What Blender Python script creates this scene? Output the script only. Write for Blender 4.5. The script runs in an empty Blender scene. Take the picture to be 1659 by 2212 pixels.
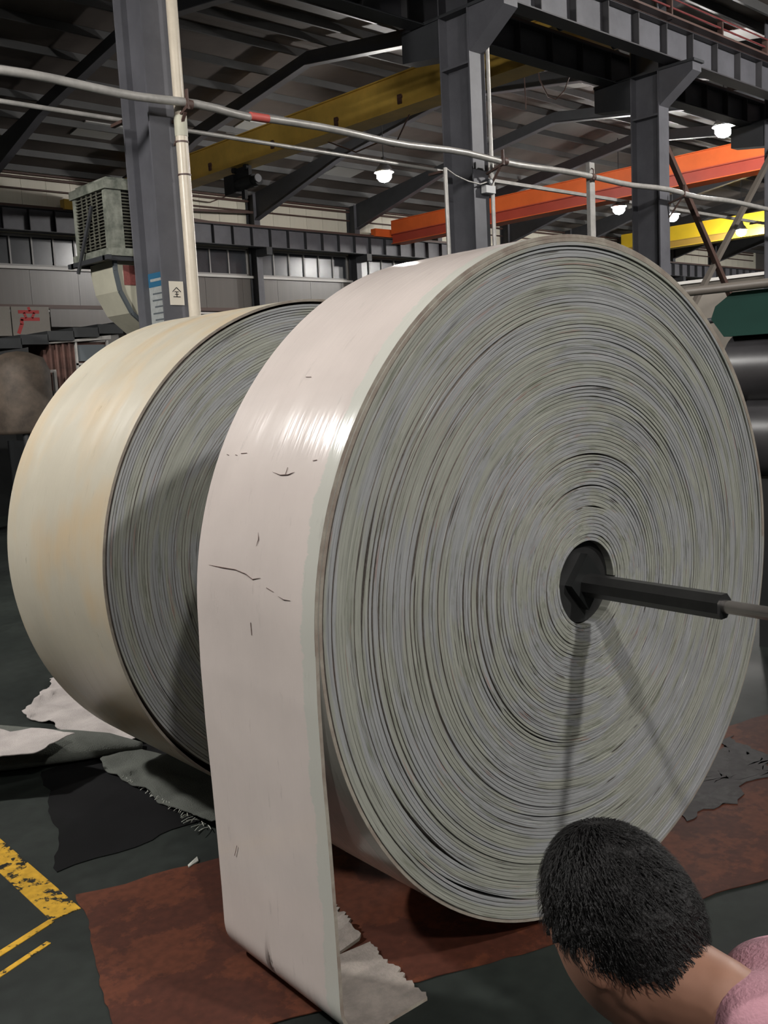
import bpy, bmesh, math, random
from mathutils import Vector, Matrix, noise
random.seed(7)
PI = math.pi
sc = bpy.context.scene
COL = sc.collection

# ------------------------------------------------------------------ camera, world, exposure, lights
cam = bpy.data.cameras.new('camera')
cam_o = bpy.data.objects.new('camera', cam)
COL.objects.link(cam_o)
cam.sensor_fit = 'HORIZONTAL'; cam.sensor_width = 36.0; cam.lens = 45.338
cam.clip_start = 0.05; cam.clip_end = 300
CR = Vector((0.7290, -0.6827, -0.0507)).normalized()
CF = Vector((0.6725, 0.7281, -0.1330)).normalized()
CU = CR.cross(CF).normalized(); CR = CF.cross(CU).normalized()
M = Matrix((CR, CU, -CF)).transposed().to_4x4()
M.translation = (0, 0, 1.9)
cam_o.matrix_world = M
sc.camera = cam_o
w = bpy.data.worlds.new('world'); sc.world = w; w.use_nodes = True
w.node_tree.nodes['Background'].inputs[0].default_value = (0.80, 0.82, 0.86, 1)
w.node_tree.nodes['Background'].inputs[1].default_value = 0.022
sc.view_settings.view_transform = 'Standard'; sc.view_settings.look = 'None'
sc.view_settings.gamma = 1.0; sc.view_settings.use_curve_mapping = False
sc.view_settings.exposure = 0.0
# ceiling lamps: (x, y, z, watts); each is built as a high bay lamp with its own light further down
LAMPS = [
    (-1.4, 8.5, 6.45, 1080, 'low hung high bay lamp left of the rolls, outside the frame'),
    (4.0, -6.5, 9.0, 1350, 'high bay lamp in the near bay, straight behind the rolls'),
    (-2.1, -6.5, 9.0, 950, 'high bay lamp in the near bay, second of its row'),
    (-9.4, -6.5, 9.0, 300, 'high bay lamp in the near bay, last of its row'),
    (19.5, 3.0, 9.3, 1500, 'high bay lamp in the near bay, high above and beyond the green machine'),
    (23.6, 24.68, 9.0, 690, 'lit high bay lamp hanging in front of the yellow crane girder'),
    (37.6, 24.6, 9.0, 690, 'lit high bay lamp just left of the third grey column'),
    (41.98, 24.56, 9.0, 690, 'lit high bay lamp just right of the third grey column'),
    (28.42, 14.9, 9.02, 690, 'lit high bay lamp right above the bright end of the orange girder'),
    (50.5, 25.5, 9.0, 690, 'lit high bay lamp over the small yellow crane far away'),
    (64.0, 24.6, 9.0, 1100, 'unseen high bay lamp added to light the back wall at far right'),  # extra lamp added out of view to brighten the far right wall
]
LC = (1.0, 0.97, 0.93)

# ------------------------------------------------------------------ materials
MAT = {}
def pmat(name, col, rough=0.6, metal=0.0, var=0.0, scale=4.0, col2=None, bump=0.0, bscale=40.0, spec=0.5, stretch=(1, 1, 1)):
    m = bpy.data.materials.new(name); m.use_nodes = True
    nt = m.node_tree; b = nt.nodes['Principled BSDF']
    b.inputs['Roughness'].default_value = rough; b.inputs['Metallic'].default_value = metal
    b.inputs['Specular IOR Level'].default_value = spec
    c = (*col, 1)
    b.inputs['Base Color'].default_value = c
    tc = nt.nodes.new('ShaderNodeTexCoord'); mp = nt.nodes.new('ShaderNodeMapping')
    mp.inputs['Scale'].default_value = stretch
    nt.links.new(tc.outputs['Object'], mp.inputs[0])
    if var > 0 or col2:
        n = nt.nodes.new('ShaderNodeTexNoise'); n.inputs['Scale'].default_value = scale; n.inputs['Detail'].default_value = 6
        n.inputs['Roughness'].default_value = 0.65
        nt.links.new(mp.outputs[0], n.inputs['Vector'])
        r = nt.nodes.new('ShaderNodeValToRGB')
        c2 = col2 or tuple(x * (1 - var) for x in col)
        r.color_ramp.elements[0].position = 0.36; r.color_ramp.elements[0].color = (*c2, 1)
        r.color_ramp.elements[1].position = 0.64; r.color_ramp.elements[1].color = c
        nt.links.new(n.outputs['Fac'], r.inputs[0]); nt.links.new(r.outputs[0], b.inputs['Base Color'])
    if bump > 0:
        n = nt.nodes.new('ShaderNodeTexNoise'); n.inputs['Scale'].default_value = bscale; n.inputs['Detail'].default_value = 4
        nt.links.new(mp.outputs[0], n.inputs['Vector'])
        bp = nt.nodes.new('ShaderNodeBump'); bp.inputs['Strength'].default_value = bump; bp.inputs['Distance'].default_value = 0.01
        nt.links.new(n.outputs['Fac'], bp.inputs['Height']); nt.links.new(bp.outputs[0], b.inputs['Normal'])
    MAT[name] = m
    return m
def emat(name, col, s):
    m = bpy.data.materials.new(name); m.use_nodes = True
    b = m.node_tree.nodes['Principled BSDF']
    b.inputs['Base Color'].default_value = (*col, 1)
    b.inputs['Emission Color'].default_value = (*col, 1); b.inputs['Emission Strength'].default_value = s
    MAT[name] = m
def N(nt, t, **k):
    n = nt.nodes.new('ShaderNode' + t)
    for a, v in k.items():
        if a.startswith('i'): n.inputs[int(a[1:])].default_value = v
        else: setattr(n, a, v)
    return n
def ramp(nt, src, stops):
    r = nt.nodes.new('ShaderNodeValToRGB'); e = r.color_ramp.elements
    while len(e) < len(stops): e.new(0.5)
    for k, (p, c) in enumerate(stops):
        e[k].position = p; e[k].color = (*c, 1) if len(c) == 3 else c
    nt.links.new(src, r.inputs[0]); return r
def mixc(nt, f, a, b, mode='MIX'):
    m = nt.nodes.new('ShaderNodeMix'); m.data_type = 'RGBA'; m.blend_type = mode
    for s, k in ((f, 0), (a, 6), (b, 7)):
        if hasattr(s, 'default_value') or hasattr(s, 'is_output'): nt.links.new(s, m.inputs[k])
        else: m.inputs[k].default_value = s if k == 0 else (*s, 1)
    return m.outputs[2]
def mth(nt, op, a, b=None, c=None):
    m = nt.nodes.new('ShaderNodeMath'); m.operation = op
    for k, s in enumerate((a, b, c)):
        if s is None: continue
        if hasattr(s, 'is_output'): nt.links.new(s, m.inputs[k])
        else: m.inputs[k].default_value = s
    return m.outputs[0]

pmat('steel_paint', (0.125, 0.125, 0.14), 0.5, var=0.25, scale=1.5)
pmat('steel_dark', (0.045, 0.047, 0.052), 0.55, var=0.2, scale=2)
pmat('steel_stiffener', (0.06, 0.058, 0.062), 0.5)
pmat('roof_sheet', (0.145, 0.122, 0.108), 0.6, var=0.35, scale=0.4)
pmat('roof_light', (0.5, 0.5, 0.48), 0.35)
pmat('purlin', (0.11, 0.11, 0.11), 0.5, var=0.2, scale=1)
pmat('pipe_grey', (0.52, 0.50, 0.47), 0.38, metal=0.3, var=0.25, scale=6)
pmat('pipe_red', (0.62, 0.12, 0.10), 0.5)
pmat('conductor_red', (0.16, 0.035, 0.035), 0.5)
pmat('pvc', (0.68, 0.60, 0.48), 0.35, var=0.12, scale=3)
pmat('rod_steel', (0.03, 0.03, 0.03), 0.32, metal=0.3, var=0.3, scale=8)
pmat('shaft_steel', (0.45, 0.42, 0.40), 0.25, metal=0.9, var=0.2, scale=9)
pmat('yellow_paint', (0.85, 0.55, 0.11), 0.4, var=0.25, scale=0.8)
pmat('yellow_bright', (0.80, 0.55, 0.03), 0.38, var=0.1, scale=0.8)
pmat('yellow_dark', (0.40, 0.25, 0.05), 0.45)
pmat('orange_paint', (0.78, 0.15, 0.035), 0.45, spec=0.3, var=0.15, scale=0.8)
pmat('orange_dark', (0.42, 0.06, 0.035), 0.45, var=0.15, scale=0.8)
pmat('wall_panel', (0.80, 0.76, 0.64), 0.25, var=0.06, scale=1.0, bump=0.15, bscale=1.0, stretch=(9, 1, .05))
pmat('wall_low', (0.165, 0.152, 0.14), 0.33, var=0.10, scale=0.7, bump=0.12, bscale=1.0, stretch=(9, 1, .05))
pmat('ledge', (0.6, 0.58, 0.55), 0.4)
pmat('glass', (0.06, 0.065, 0.075), 0.24, var=0.35, scale=0.6, spec=0.5)
pmat('mullion', (0.32, 0.31, 0.30), 0.4)
pmat('conduit', (0.10, 0.06, 0.05), 0.5)
pmat('cooler_shell', (0.30, 0.31, 0.26), 0.55, col2=(0.10, 0.11, 0.09), scale=5)
pmat('cooler_louvre', (0.13, 0.13, 0.10), 0.6, var=0.4, scale=8)
pmat('cooler_pad', (0.025, 0.023, 0.02), 0.8, var=0.5, scale=20)
pmat('duct', (0.55, 0.53, 0.42), 0.5, var=0.12, scale=3)
pmat('duct_dark', (0.10, 0.115, 0.125), 0.5)
pmat('paper', (0.75, 0.70, 0.60), 0.7)
pmat('poster_grey', (0.40, 0.42, 0.41), 0.6, var=0.2, scale=20)
pmat('poster_blue', (0.025, 0.13, 0.24), 0.5)
pmat('sticker_red', (0.30, 0.09, 0.08), 0.6, var=0.3, scale=30)
pmat('ink', (0.01, 0.01, 0.01), 0.6)
pmat('red_ink', (0.45, 0.03, 0.03), 0.6)
pmat('board_white', (0.24, 0.215, 0.185), 0.5, var=0.08, scale=3)
pmat('brown_rust', (0.14, 0.07, 0.055), 0.7, var=0.5, scale=5)
pmat('black_rubber', (0.012, 0.013, 0.013), 0.45, var=0.3, scale=4)
pmat('dark_machine', (0.03, 0.032, 0.034), 0.5, var=0.4, scale=2)
pmat('brown_tank', (0.10, 0.075, 0.055), 0.7, var=0.6, scale=3)
pmat('green_paint', (0.009, 0.045, 0.034), 0.7, spec=0.2, var=0.15, scale=3)
pmat('drum_grey', (0.045, 0.043, 0.046), 0.36, spec=0.45, var=0.35, scale=2.5)
pmat('cloth_white', (0.42, 0.38, 0.36), 0.85, var=0.25, scale=5, bump=0.5, bscale=180)
pmat('cloth_grey', (0.09, 0.097, 0.083), 0.85, var=0.35, scale=4, bump=0.5, bscale=150)
pmat('floor_shadow', (0.006, 0.006, 0.0065), 0.8, spec=0.1, var=0.4, scale=3)
pmat('fringe', (0.42, 0.42, 0.38), 0.8)
pmat('camera_white', (0.6, 0.6, 0.6), 0.4)
pmat('rail_grey', (0.16, 0.14, 0.12), 0.5)
pmat('skin', (0.25, 0.125, 0.082), 0.5, var=0.1, scale=20)
pmat('hair', (0.0035, 0.003, 0.003), 0.6, spec=0.25, var=0.4, scale=30, bump=0.5, bscale=160)
pmat('shirt_pink', (0.42, 0.21, 0.25), 0.8, var=0.15, scale=9, bump=0.3, bscale=220)
pmat('trousers', (0.03, 0.035, 0.05), 0.8, var=0.2, scale=10)
pmat('shoe', (0.02, 0.02, 0.02), 0.5)
pmat('eye_white', (0.7, 0.68, 0.66), 0.2)
pmat('lip', (0.35, 0.12, 0.10), 0.45)
for _w in sorted({l[3] for l in LAMPS}): emat('lamp_glow_%d' % _w, LC, _w)
pmat('lamp_shell', (0.45, 0.45, 0.47), 0.25, metal=0.8)

def mat_floor():
    m = bpy.data.materials.new('painted_floor'); m.use_nodes = True; nt = m.node_tree; b = nt.nodes['Principled BSDF']
    tc = N(nt, 'TexCoord')
    n1 = N(nt, 'TexNoise'); n1.inputs['Scale'].default_value = 0.8; n1.inputs['Detail'].default_value = 8
    n2 = N(nt, 'TexNoise'); n2.inputs['Scale'].default_value = 14; n2.inputs['Detail'].default_value = 6
    for n in (n1, n2): nt.links.new(tc.outputs['Object'], n.inputs['Vector'])
    r1 = ramp(nt, n1.outputs['Fac'], [(0.35, (0.010, 0.0125, 0.0115)), (0.65, (0.018, 0.0225, 0.0195))])
    r2 = ramp(nt, n2.outputs['Fac'], [(0.3, (0.7, 0.7, 0.7)), (0.7, (1.15, 1.15, 1.15))])
    nt.links.new(mixc(nt, 1.0, r1.outputs[0], r2.outputs[0], 'MULTIPLY'), b.inputs['Base Color'])
    b.inputs['Specular IOR Level'].default_value = 0.22
    rr = ramp(nt, n1.outputs['Fac'], [(0.3, (0.48,)*3), (0.7, (0.68,)*3)]); nt.links.new(rr.outputs[0], b.inputs['Roughness'])
    MAT['floor'] = m
mat_floor()

def worn(name, col, base, thr=0.5, sc_=9, rough=0.5):
    m = bpy.data.materials.new(name); m.use_nodes = True; nt = m.node_tree; b = nt.nodes['Principled BSDF']
    tc = N(nt, 'TexCoord'); n = N(nt, 'TexNoise'); n.inputs['Scale'].default_value = sc_; n.inputs['Detail'].default_value = 9; n.inputs['Roughness'].default_value = 0.7
    nt.links.new(tc.outputs['Object'], n.inputs['Vector'])
    r = ramp(nt, n.outputs['Fac'], [(thr - 0.015, base), (thr + 0.015, col)])
    n3 = N(nt, 'TexNoise'); n3.inputs['Scale'].default_value = 30
    nt.links.new(tc.outputs['Object'], n3.inputs['Vector'])
    r3 = ramp(nt, n3.outputs['Fac'], [(0.3, (0.75,)*3), (0.7, (1.1,)*3)])
    nt.links.new(mixc(nt, 1.0, r.outputs[0], r3.outputs[0], 'MULTIPLY'), b.inputs['Base Color'])
    b.inputs['Roughness'].default_value = rough; b.inputs['Specular IOR Level'].default_value = 0.2
    MAT[name] = m
worn('floor_yellow', (0.50, 0.29, 0.03), (0.014, 0.0165, 0.015), 0.46, 11)
worn('mat_red', (0.085, 0.026, 0.013), (0.055, 0.017, 0.010), 0.5, 2.2, 0.62)
worn('mat_grey', (0.040, 0.038, 0.038), (0.030, 0.027, 0.028), 0.5, 4.0, 0.6)

def mat_belt_edge(name, seed=0.0, g=1.0):
    """side of the wound belt: grey-green / grey-blue rings with dark and rusty streaks that follow the turns"""
    m = bpy.data.materials.new(name); m.use_nodes = True; nt = m.node_tree; L = nt.links; b = nt.nodes['Principled BSDF']
    tc = N(nt, 'TexCoord'); sp = N(nt, 'SeparateXYZ'); L.new(tc.outputs['Object'], sp.inputs[0])
    x, z = sp.outputs[0], sp.outputs[2]
    r = mth(nt, 'SQRT', mth(nt, 'ADD', mth(nt, 'MULTIPLY', x, x), mth(nt, 'MULTIPLY', z, z)))
    cx, cz = mth(nt, 'DIVIDE', x, r), mth(nt, 'DIVIDE', z, r)
    def polar(kang, krad, off, detail=3, rough=0.5):
        c = N(nt, 'CombineXYZ')
        L.new(mth(nt, 'MULTIPLY_ADD', cx, kang, off + seed), c.inputs[0]); L.new(mth(nt, 'MULTIPLY_ADD', cz, kang, off), c.inputs[1])
        L.new(mth(nt, 'MULTIPLY', r, krad), c.inputs[2])
        n = N(nt, 'TexNoise'); n.inputs['Scale'].default_value = 1.0; n.inputs['Detail'].default_value = detail; n.inputs['Roughness'].default_value = rough
        L.new(c.outputs[0], n.inputs['Vector']); return n.outputs['Fac']
    band = ramp(nt, polar(2.0, 20, 3.1, 4), [(0.46, (0.188, 0.190, 0.168)), (0.54, (0.188, 0.190, 0.196))])
    fine = ramp(nt, polar(3.0, 330, 7.7, 3), [(0.28, (0.55,)*3), (0.46, (0.96,)*3), (0.60, (1.0,)*3), (0.78, (1.3,)*3)])
    mott = ramp(nt, polar(5.0, 60, 12.3, 6, .7), [(0.3, (0.84,)*3), (0.7, (1.1,)*3)])
    c = mixc(nt, 1.0, band.outputs[0], fine.outputs[0], 'MULTIPLY'); c = mixc(nt, 1.0, c, mott.outputs[0], 'MULTIPLY')
    sm = ramp(nt, polar(4.5, 55, 21.0, 7, .66), [(0.56, (0,)*3), (0.68, (0.8,)*3)])
    c = mixc(nt, sm.outputs[0], c, (0.085, 0.09, 0.065))
    rust = ramp(nt, polar(3.4, 80, 33.0, 5, .6), [(0.63, (0,)*3), (0.71, (0.75,)*3)])
    c = mixc(nt, rust.outputs[0], c, (0.17, 0.10, 0.085))
    dk = ramp(nt, polar(3.2, 170, 45.0, 4, .5), [(0.645, (0,)*3), (0.69, (1.0,)*3)])
    c = mixc(nt, dk.outputs[0], c, (0.03, 0.026, 0.022))
    wh = ramp(nt, polar(2.0, 250, 57.0, 2, .5), [(0.72, (0,)*3), (0.76, (0.8,)*3)])
    c = mixc(nt, wh.outputs[0], c, (0.42, 0.42, 0.38))
    c = mixc(nt, 1.0, c, (g, g * 1.01, g * .985), 'MULTIPLY')
    L.new(c, b.inputs['Base Color']); b.inputs['Roughness'].default_value = 0.62
    MAT[name] = m
mat_belt_edge('belt_edge_front', 0.0, 1.25); mat_belt_edge('belt_edge_rear', 9.0, 1.45)

def mat_tread(name, base, side, edge_w, rough, patch=None):
    """outer cover of the belt: smooth pale rubber, scuffs, hairline cracks, a paler strip along one edge (axial = y)"""
    m = bpy.data.materials.new(name); m.use_nodes = True; nt = m.node_tree; L = nt.links; b = nt.nodes['Principled BSDF']
    tc = N(nt, 'TexCoord'); sp = N(nt, 'SeparateXYZ'); L.new(tc.outputs['Object'], sp.inputs[0])
    def no(scale, st, detail=5, rough=0.6):
        mp = N(nt, 'Mapping'); mp.inputs['Scale'].default_value = st; L.new(tc.outputs['Object'], mp.inputs[0])
        n = N(nt, 'TexNoise'); n.inputs['Scale'].default_value = scale; n.inputs['Detail'].default_value = detail; n.inputs['Roughness'].default_value = rough
        L.new(mp.outputs[0], n.inputs['Vector']); return n.outputs['Fac']
    big = ramp(nt, no(2.3, (1, 1, 1), 4), [(0.35, tuple(v * .90 for v in base)), (0.65, base)])
    c = big.outputs[0]
    wig = mth(nt, 'ADD', sp.outputs[1], mth(nt, 'MULTIPLY', no(7, (1, 0.2, 1), 6, .8), 0.09))
    st = ramp(nt, wig, [(edge_w, (1,)*3), (edge_w + .006, (0,)*3)])
    c = mixc(nt, mth(nt, 'MULTIPLY', st.outputs[0], 0.8), c, side)
    if patch:
        pt = ramp(nt, no(1.7, (1, 1.6, 1), 3), [(0.46, (0,)*3), (0.66, (0.8,)*3)])
        c = mixc(nt, pt.outputs[0], c, patch)
    sc1 = ramp(nt, no(5, (1, 5, 1), 9, .74), [(0.60, (0,)*3), (0.74, (0.5,)*3)])
    c = mixc(nt, sc1.outputs[0], c, tuple(v * .48 for v in base))
    sc2 = ramp(nt, no(13, (1, 3.5, .6), 8, .78), [(0.70, (0,)*3), (0.735, (0.8,)*3)])
    c = mixc(nt, sc2.outputs[0], c, tuple(v * .22 for v in base))
    L.new(c, b.inputs['Base Color'])
    b.inputs['Specular IOR Level'].default_value = 0.34
    rr = ramp(nt, no(3, (1, 4, 1), 6), [(0.3, (rough * .85,)*3), (0.7, (rough * 1.25,)*3)]); L.new(rr.outputs[0], b.inputs['Roughness'])
    bp = N(nt, 'Bump'); bp.inputs['Strength'].default_value = 0.25; bp.inputs['Distance'].default_value = 0.004
    L.new(no(4, (1, 9, 1), 3), bp.inputs['Height']); L.new(bp.outputs[0], b.inputs['Normal'])
    MAT[name] = m
mat_tread('tread_front', (0.66, 0.585, 0.545), (0.52, 0.535, 0.48), 0.095, 0.15)
mat_tread('tread_rear', (0.50, 0.46, 0.37), (0.52, 0.47, 0.37), 0.03, 0.32, patch=(0.52, 0.40, 0.25))
pmat('belt_inner', (0.24, 0.21, 0.185), 0.75, var=0.35, scale=14, bump=0.4, bscale=90)
pmat('belt_rim', (0.25, 0.23, 0.19), 0.7, col2=(0.17, 0.135, 0.11), scale=14)

# ------------------------------------------------------------------ mesh helpers
def nvec(x, y, z):
    return Vector((noise.noise((x, y, z + .37)), noise.noise((x + 17.3, y + 5.1, z)), 0))
class MB:
    def __init__(s): s.v = []; s.f = []; s.mi = []; s.sm = []
    def add(s, vs, fs, mi=0, smooth=False):
        o = len(s.v); s.v += [tuple(p) for p in vs]
        for f in fs: s.f.append(tuple(o + i for i in f)); s.mi.append(mi); s.sm.append(smooth)
        return s
    def hexa(s, p, mi=0):   # p: 8 points, bottom ring 0-3 then top ring 4-7
        return s.add(p, [(3, 2, 1, 0), (4, 5, 6, 7), (0, 1, 5, 4), (1, 2, 6, 5), (2, 3, 7, 6), (3, 0, 4, 7)], mi)
    def box(s, x0, x1, y0, y1, z0, z1, mi=0):
        return s.hexa([(x0, y0, z0), (x1, y0, z0), (x1, y1, z0), (x0, y1, z0), (x0, y0, z1), (x1, y0, z1), (x1, y1, z1), (x0, y1, z1)], mi)
    def bar(s, a, b, wd, ht, up=(0, 0, 1), mi=0):
        a, b = Vector(a), Vector(b); d = (b - a).normalized(); u = Vector(up)
        if abs(d.dot(u)) > .98: u = Vector((1, 0, 0))
        r = d.cross(u).normalized() * wd / 2; t = r.cross(d).normalized() * ht / 2
        return s.hexa([a - r - t, a + r - t, b + r - t, b - r - t, a - r + t, a + r + t, b + r + t, b - r + t], mi)
    def tube(s, pts, r, n=10, mi=0, caps=True):
        pts = [Vector(p) for p in pts]; rs = r if isinstance(r, (list, tuple)) else [r] * len(pts)
        ref = None; vs = []
        for i, p in enumerate(pts):
            d = (pts[min(i + 1, len(pts) - 1)] - pts[max(i - 1, 0)]).normalized()
            if ref is None: ref = d.orthogonal().normalized()
            ref = (ref - d * ref.dot(d)).normalized(); q = d.cross(ref)
            for k in range(n):
                a = 2 * PI * k / n; vs.append(p + (ref * math.cos(a) + q * math.sin(a)) * rs[i])
        fs = []
        for i in range(len(pts) - 1):
            for k in range(n):
                fs.append((i * n + k, i * n + (k + 1) % n, (i + 1) * n + (k + 1) % n, (i + 1) * n + k))
        s.add(vs, fs, mi, True)
        if caps:
            s.add(vs[:n], [tuple(range(n))[::-1]], mi); s.add(vs[-n:], [tuple(range(n))], mi)
        return s
    def lathe(s, prof, n=24, mi=0, org=(0, 0, 0)):   # (r, z) profile about z
        vs = []
        for r, z in prof:
            for k in range(n):
                a = 2 * PI * k / n; vs.append((org[0] + r * math.cos(a), org[1] + r * math.sin(a), org[2] + z))
        fs = [(i * n + k, i * n + (k + 1) % n, (i + 1) * n + (k + 1) % n, (i + 1) * n + k) for i in range(len(prof) - 1) for k in range(n)]
        return s.add(vs, fs, mi, True)
    def prism(s, poly, axis, a, b, mi=0):   # poly of 2d points extruded along axis 'x'/'y'/'z'
        def P(u, v, t): return {'x': (t, u, v), 'y': (u, t, v), 'z': (u, v, t)}[axis]
        n = len(poly); vs = [P(u, v, a) for u, v in poly] + [P(u, v, b) for u, v in poly]
        return s.add(vs, [tuple(range(n))[::-1], tuple(range(n, 2 * n))] + [(k, (k + 1) % n, n + (k + 1) % n, n + k) for k in range(n)], mi)
    def build(s, name, mats, parent=None, loc=None):
        me = bpy.data.meshes.new(name); me.from_pydata(s.v, [], s.f)
        for m in (mats if isinstance(mats, (list, tuple)) else [mats]): me.materials.append(MAT[m])
        me.polygons.foreach_set('material_index', s.mi); me.polygons.foreach_set('use_smooth', s.sm)
        me.update()
        bm = bmesh.new(); bm.from_mesh(me); bmesh.ops.recalc_face_normals(bm, faces=bm.faces); bm.to_mesh(me); bm.free()
        o = bpy.data.objects.new(name, me); COL.objects.link(o)
        if parent is not None: o.parent = parent
        if loc: o.location = loc
        return o
def tag(o, label=None, cat=None, group=None, kind=None):
    if label: o['label'] = label
    if cat: o['category'] = cat
    if group: o['group'] = group
    if kind: o['kind'] = kind
    return o
def empty(name, loc=(0, 0, 0), rz=0.0, **k):
    o = bpy.data.objects.new(name, None); COL.objects.link(o); o.location = loc; o.rotation_euler = (0, 0, rz); o.empty_display_size = 0.2
    return tag(o, **k)
def link_copy(o, parent, loc):
    c = o.copy(); COL.objects.link(c); c.parent = parent; c.location = loc; return c
def copy_tree(o, parent=None):
    c = o.copy(); COL.objects.link(c)
    if parent: c.parent = parent
    for ch in o.children: copy_tree(ch, c)
    return c

# ------------------------------------------------------------------ structure: floor, walls, roof
tag(MB().box(-30, 75, -16, 36, -0.2, 0.0).build('floor', 'floor'), kind='structure')
zroof = lambda y: 10.35 + 0.135 * (12 - abs(((y - 11.5) % 24) - 12))
# ceiling: sheets + purlins
def roof_bay(name, y0, y1):
    ym = (y0 + y1) / 2
    base = MB().prism([(y0, zroof(y0 + .01) + .02), (ym, zroof(ym) + .02), (y1, zroof(y1 - .01) + .02), (y1, zroof(y1 - .01) + .12), (ym, zroof(ym) + .12), (y0, zroof(y0 + .01) + .12)], 'x', -25, 75).build(name, 'roof_sheet')
    tag(base, kind='structure')
    y = y0 + 0.7
    while y < y1:
        z = zroof(y); MB().box(-25, 75, y - .035, y + .035, z - .20, z + .015).build('purlin', 'purlin', base); y += 1.45
    return base
ceil_far = roof_bay('ceiling', 11.5, 35.5)
ceil_near = roof_bay('ceiling', -12.5, 11.5)
for X, Y in ((27.5, 20.5), (16.0, 31.5), (21.0, 29.5), (27.5, 32.0), (22, 17), (33, 29), (45, 20), (48, 30), (39, 31)):
    z = zroof(Y); s = 0.135 if Y < 23.5 else -0.135
    MB().hexa([(X, Y - .6, z - .6 * s - .02), (X + 1.5, Y - .6, z - .6 * s - .02), (X + 1.5, Y + .6, z + .6 * s - .02), (X, Y + .6, z + .6 * s - .02),
               (X, Y - .6, z - .6 * s + .03), (X + 1.5, Y - .6, z - .6 * s + .03), (X + 1.5, Y + .6, z + .6 * s + .03), (X, Y + .6, z + .6 * s + .03)]).build('roof_panel', 'roof_light', ceil_far)
# back wall (y = 35.5)
WY = 35.5
wall = MB().box(-25, 75, WY + .05, WY + .25, 0, 10.5).build('wall_back', 'wall_low'); tag(wall, kind='structure')
WCX = [2.9, 8.4, 13.8, 19.4, 25.67, 31.45, 37.1, 42.7, 48.4, 54.1, 59.8, 65.5]
def panels(z0, z1, step, mat, x0=8.0, x1=72.0):
    x = x0
    m0 = MB().box(0.006, step - .006, WY, WY + .05, z0, z1).build('wall_panel', mat, wall, (x, 0, 0)); x += step
    while x < x1: link_copy(m0, wall, (x, 0, 0)); x += step
panels(7.95, 10.3, 0.95, 'wall_panel'); panels(5.38, 6.72, 1.9, 'wall_low'); panels(3.9, 5.2, 1.9, 'wall_low'); panels(0, 3.9, 2.85, 'wall_low')
for z, r in ((9.55, .035), (9.95, .05), (10.1, .05)):
    MB().tube([(5, WY - .08, z), (72, WY - .08, z)], r, 8).build('conduit', 'conduit', wall)
MB().box(-10, 72, WY - .12, WY, 6.68, 6.78).build('window_ledge', 'ledge', wall)
MB().box(-10, 72, WY - .25, WY, 5.24, 5.38).build('wall_ledge', 'conduit', wall)
MB().box(-10, 72, WY - .18, WY, 5.12, 5.20).build('wall_ledge', 'ledge', wall)
for k in range(1, len(WCX) - 1):
    a, b = WCX[k] + .3, WCX[k + 1] - .3
    if b < 12: continue
    fr = MB().box(a, b, WY - .03, WY, 7.85, 7.95).box(a, b, WY - .03, WY, 6.78, 6.86).build('window_%d' % k, 'mullion'); tag(fr, kind='structure')
    n = 6; st = (b - a) / n
    for i in range(n):
        MB().box(a + i * st + .02, a + (i + 1) * st - .02, WY, WY + .03, 6.86, 7.85).build('pane', 'glass', fr)
    for i in range(n + 1):
        MB().box(a + i * st - .03, a + i * st + .03, WY - .06, WY, 6.86, 7.85).build('mullion', 'mullion', fr)

# ------------------------------------------------------------------ steel columns of the middle row
CY0, CY1 = 11.1, 11.77
RX = [0.75, 6.80, 12.87, 18.67, 24.72, 30.7, 36.6, 42.5]
names = ['grey steel column behind the viewer, nearest of the row', 'grey steel column with notices and a cream downpipe, left of the rolls', 'grey steel column with a white box and thin pipe, behind the front roll',
         'grey steel column in front of the orange crane, right of centre', 'grey steel column cut by the right edge of the photo', 'grey steel column hidden far right, fifth of the row', 'grey steel column far right, sixth of the row', 'grey steel column far right, last of the row']
cb = dict(
    fl=MB().box(-.19, .19, 0, .03, 0, 10.3), bf=MB().box(-.19, .19, CY1 - CY0 - .03, CY1 - CY0, 0, 10.3), wb=MB().box(-.012, .012, .03, CY1 - CY0 - .03, 0, 10.3))
C0 = None
for i, X in enumerate(RX):
    if C0 is None:
        C0 = empty('steel_column', (X, CY0, 0), label=names[i], cat='column', group='grey steel columns of the middle row')
        cb['fl'].build('flange', 'steel_paint', C0); cb['bf'].build('flange', 'steel_paint', C0); cb['wb'].build('web', 'steel_paint', C0)
        # corbels that carry the runway beams, both sides
        MB().prism([(0, 7.22), (-.75, 7.74), (-.75, 7.95), (0, 7.95)], 'x', -.17, .17).build('corbel', 'steel_paint', C0)
        d = CY1 - CY0
        MB().prism([(d, 7.30), (d + .90, 7.42), (d + .90, 7.9), (d, 7.9)], 'x', -.17, .17).build('corbel', 'steel_dark', C0)
        MB().box(-.2, .2, -.8, d + .9, 7.9, 7.95).build('cap_plate', 'steel_dark', C0)
        MB().box(-.17, .17, .03, d - .03, 7.05, 7.09).build('stiffener', 'steel_paint', C0)
    else:
        c = copy_tree(C0); c.location = (X, CY0, 0); c['label'] = names[i]

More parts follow.
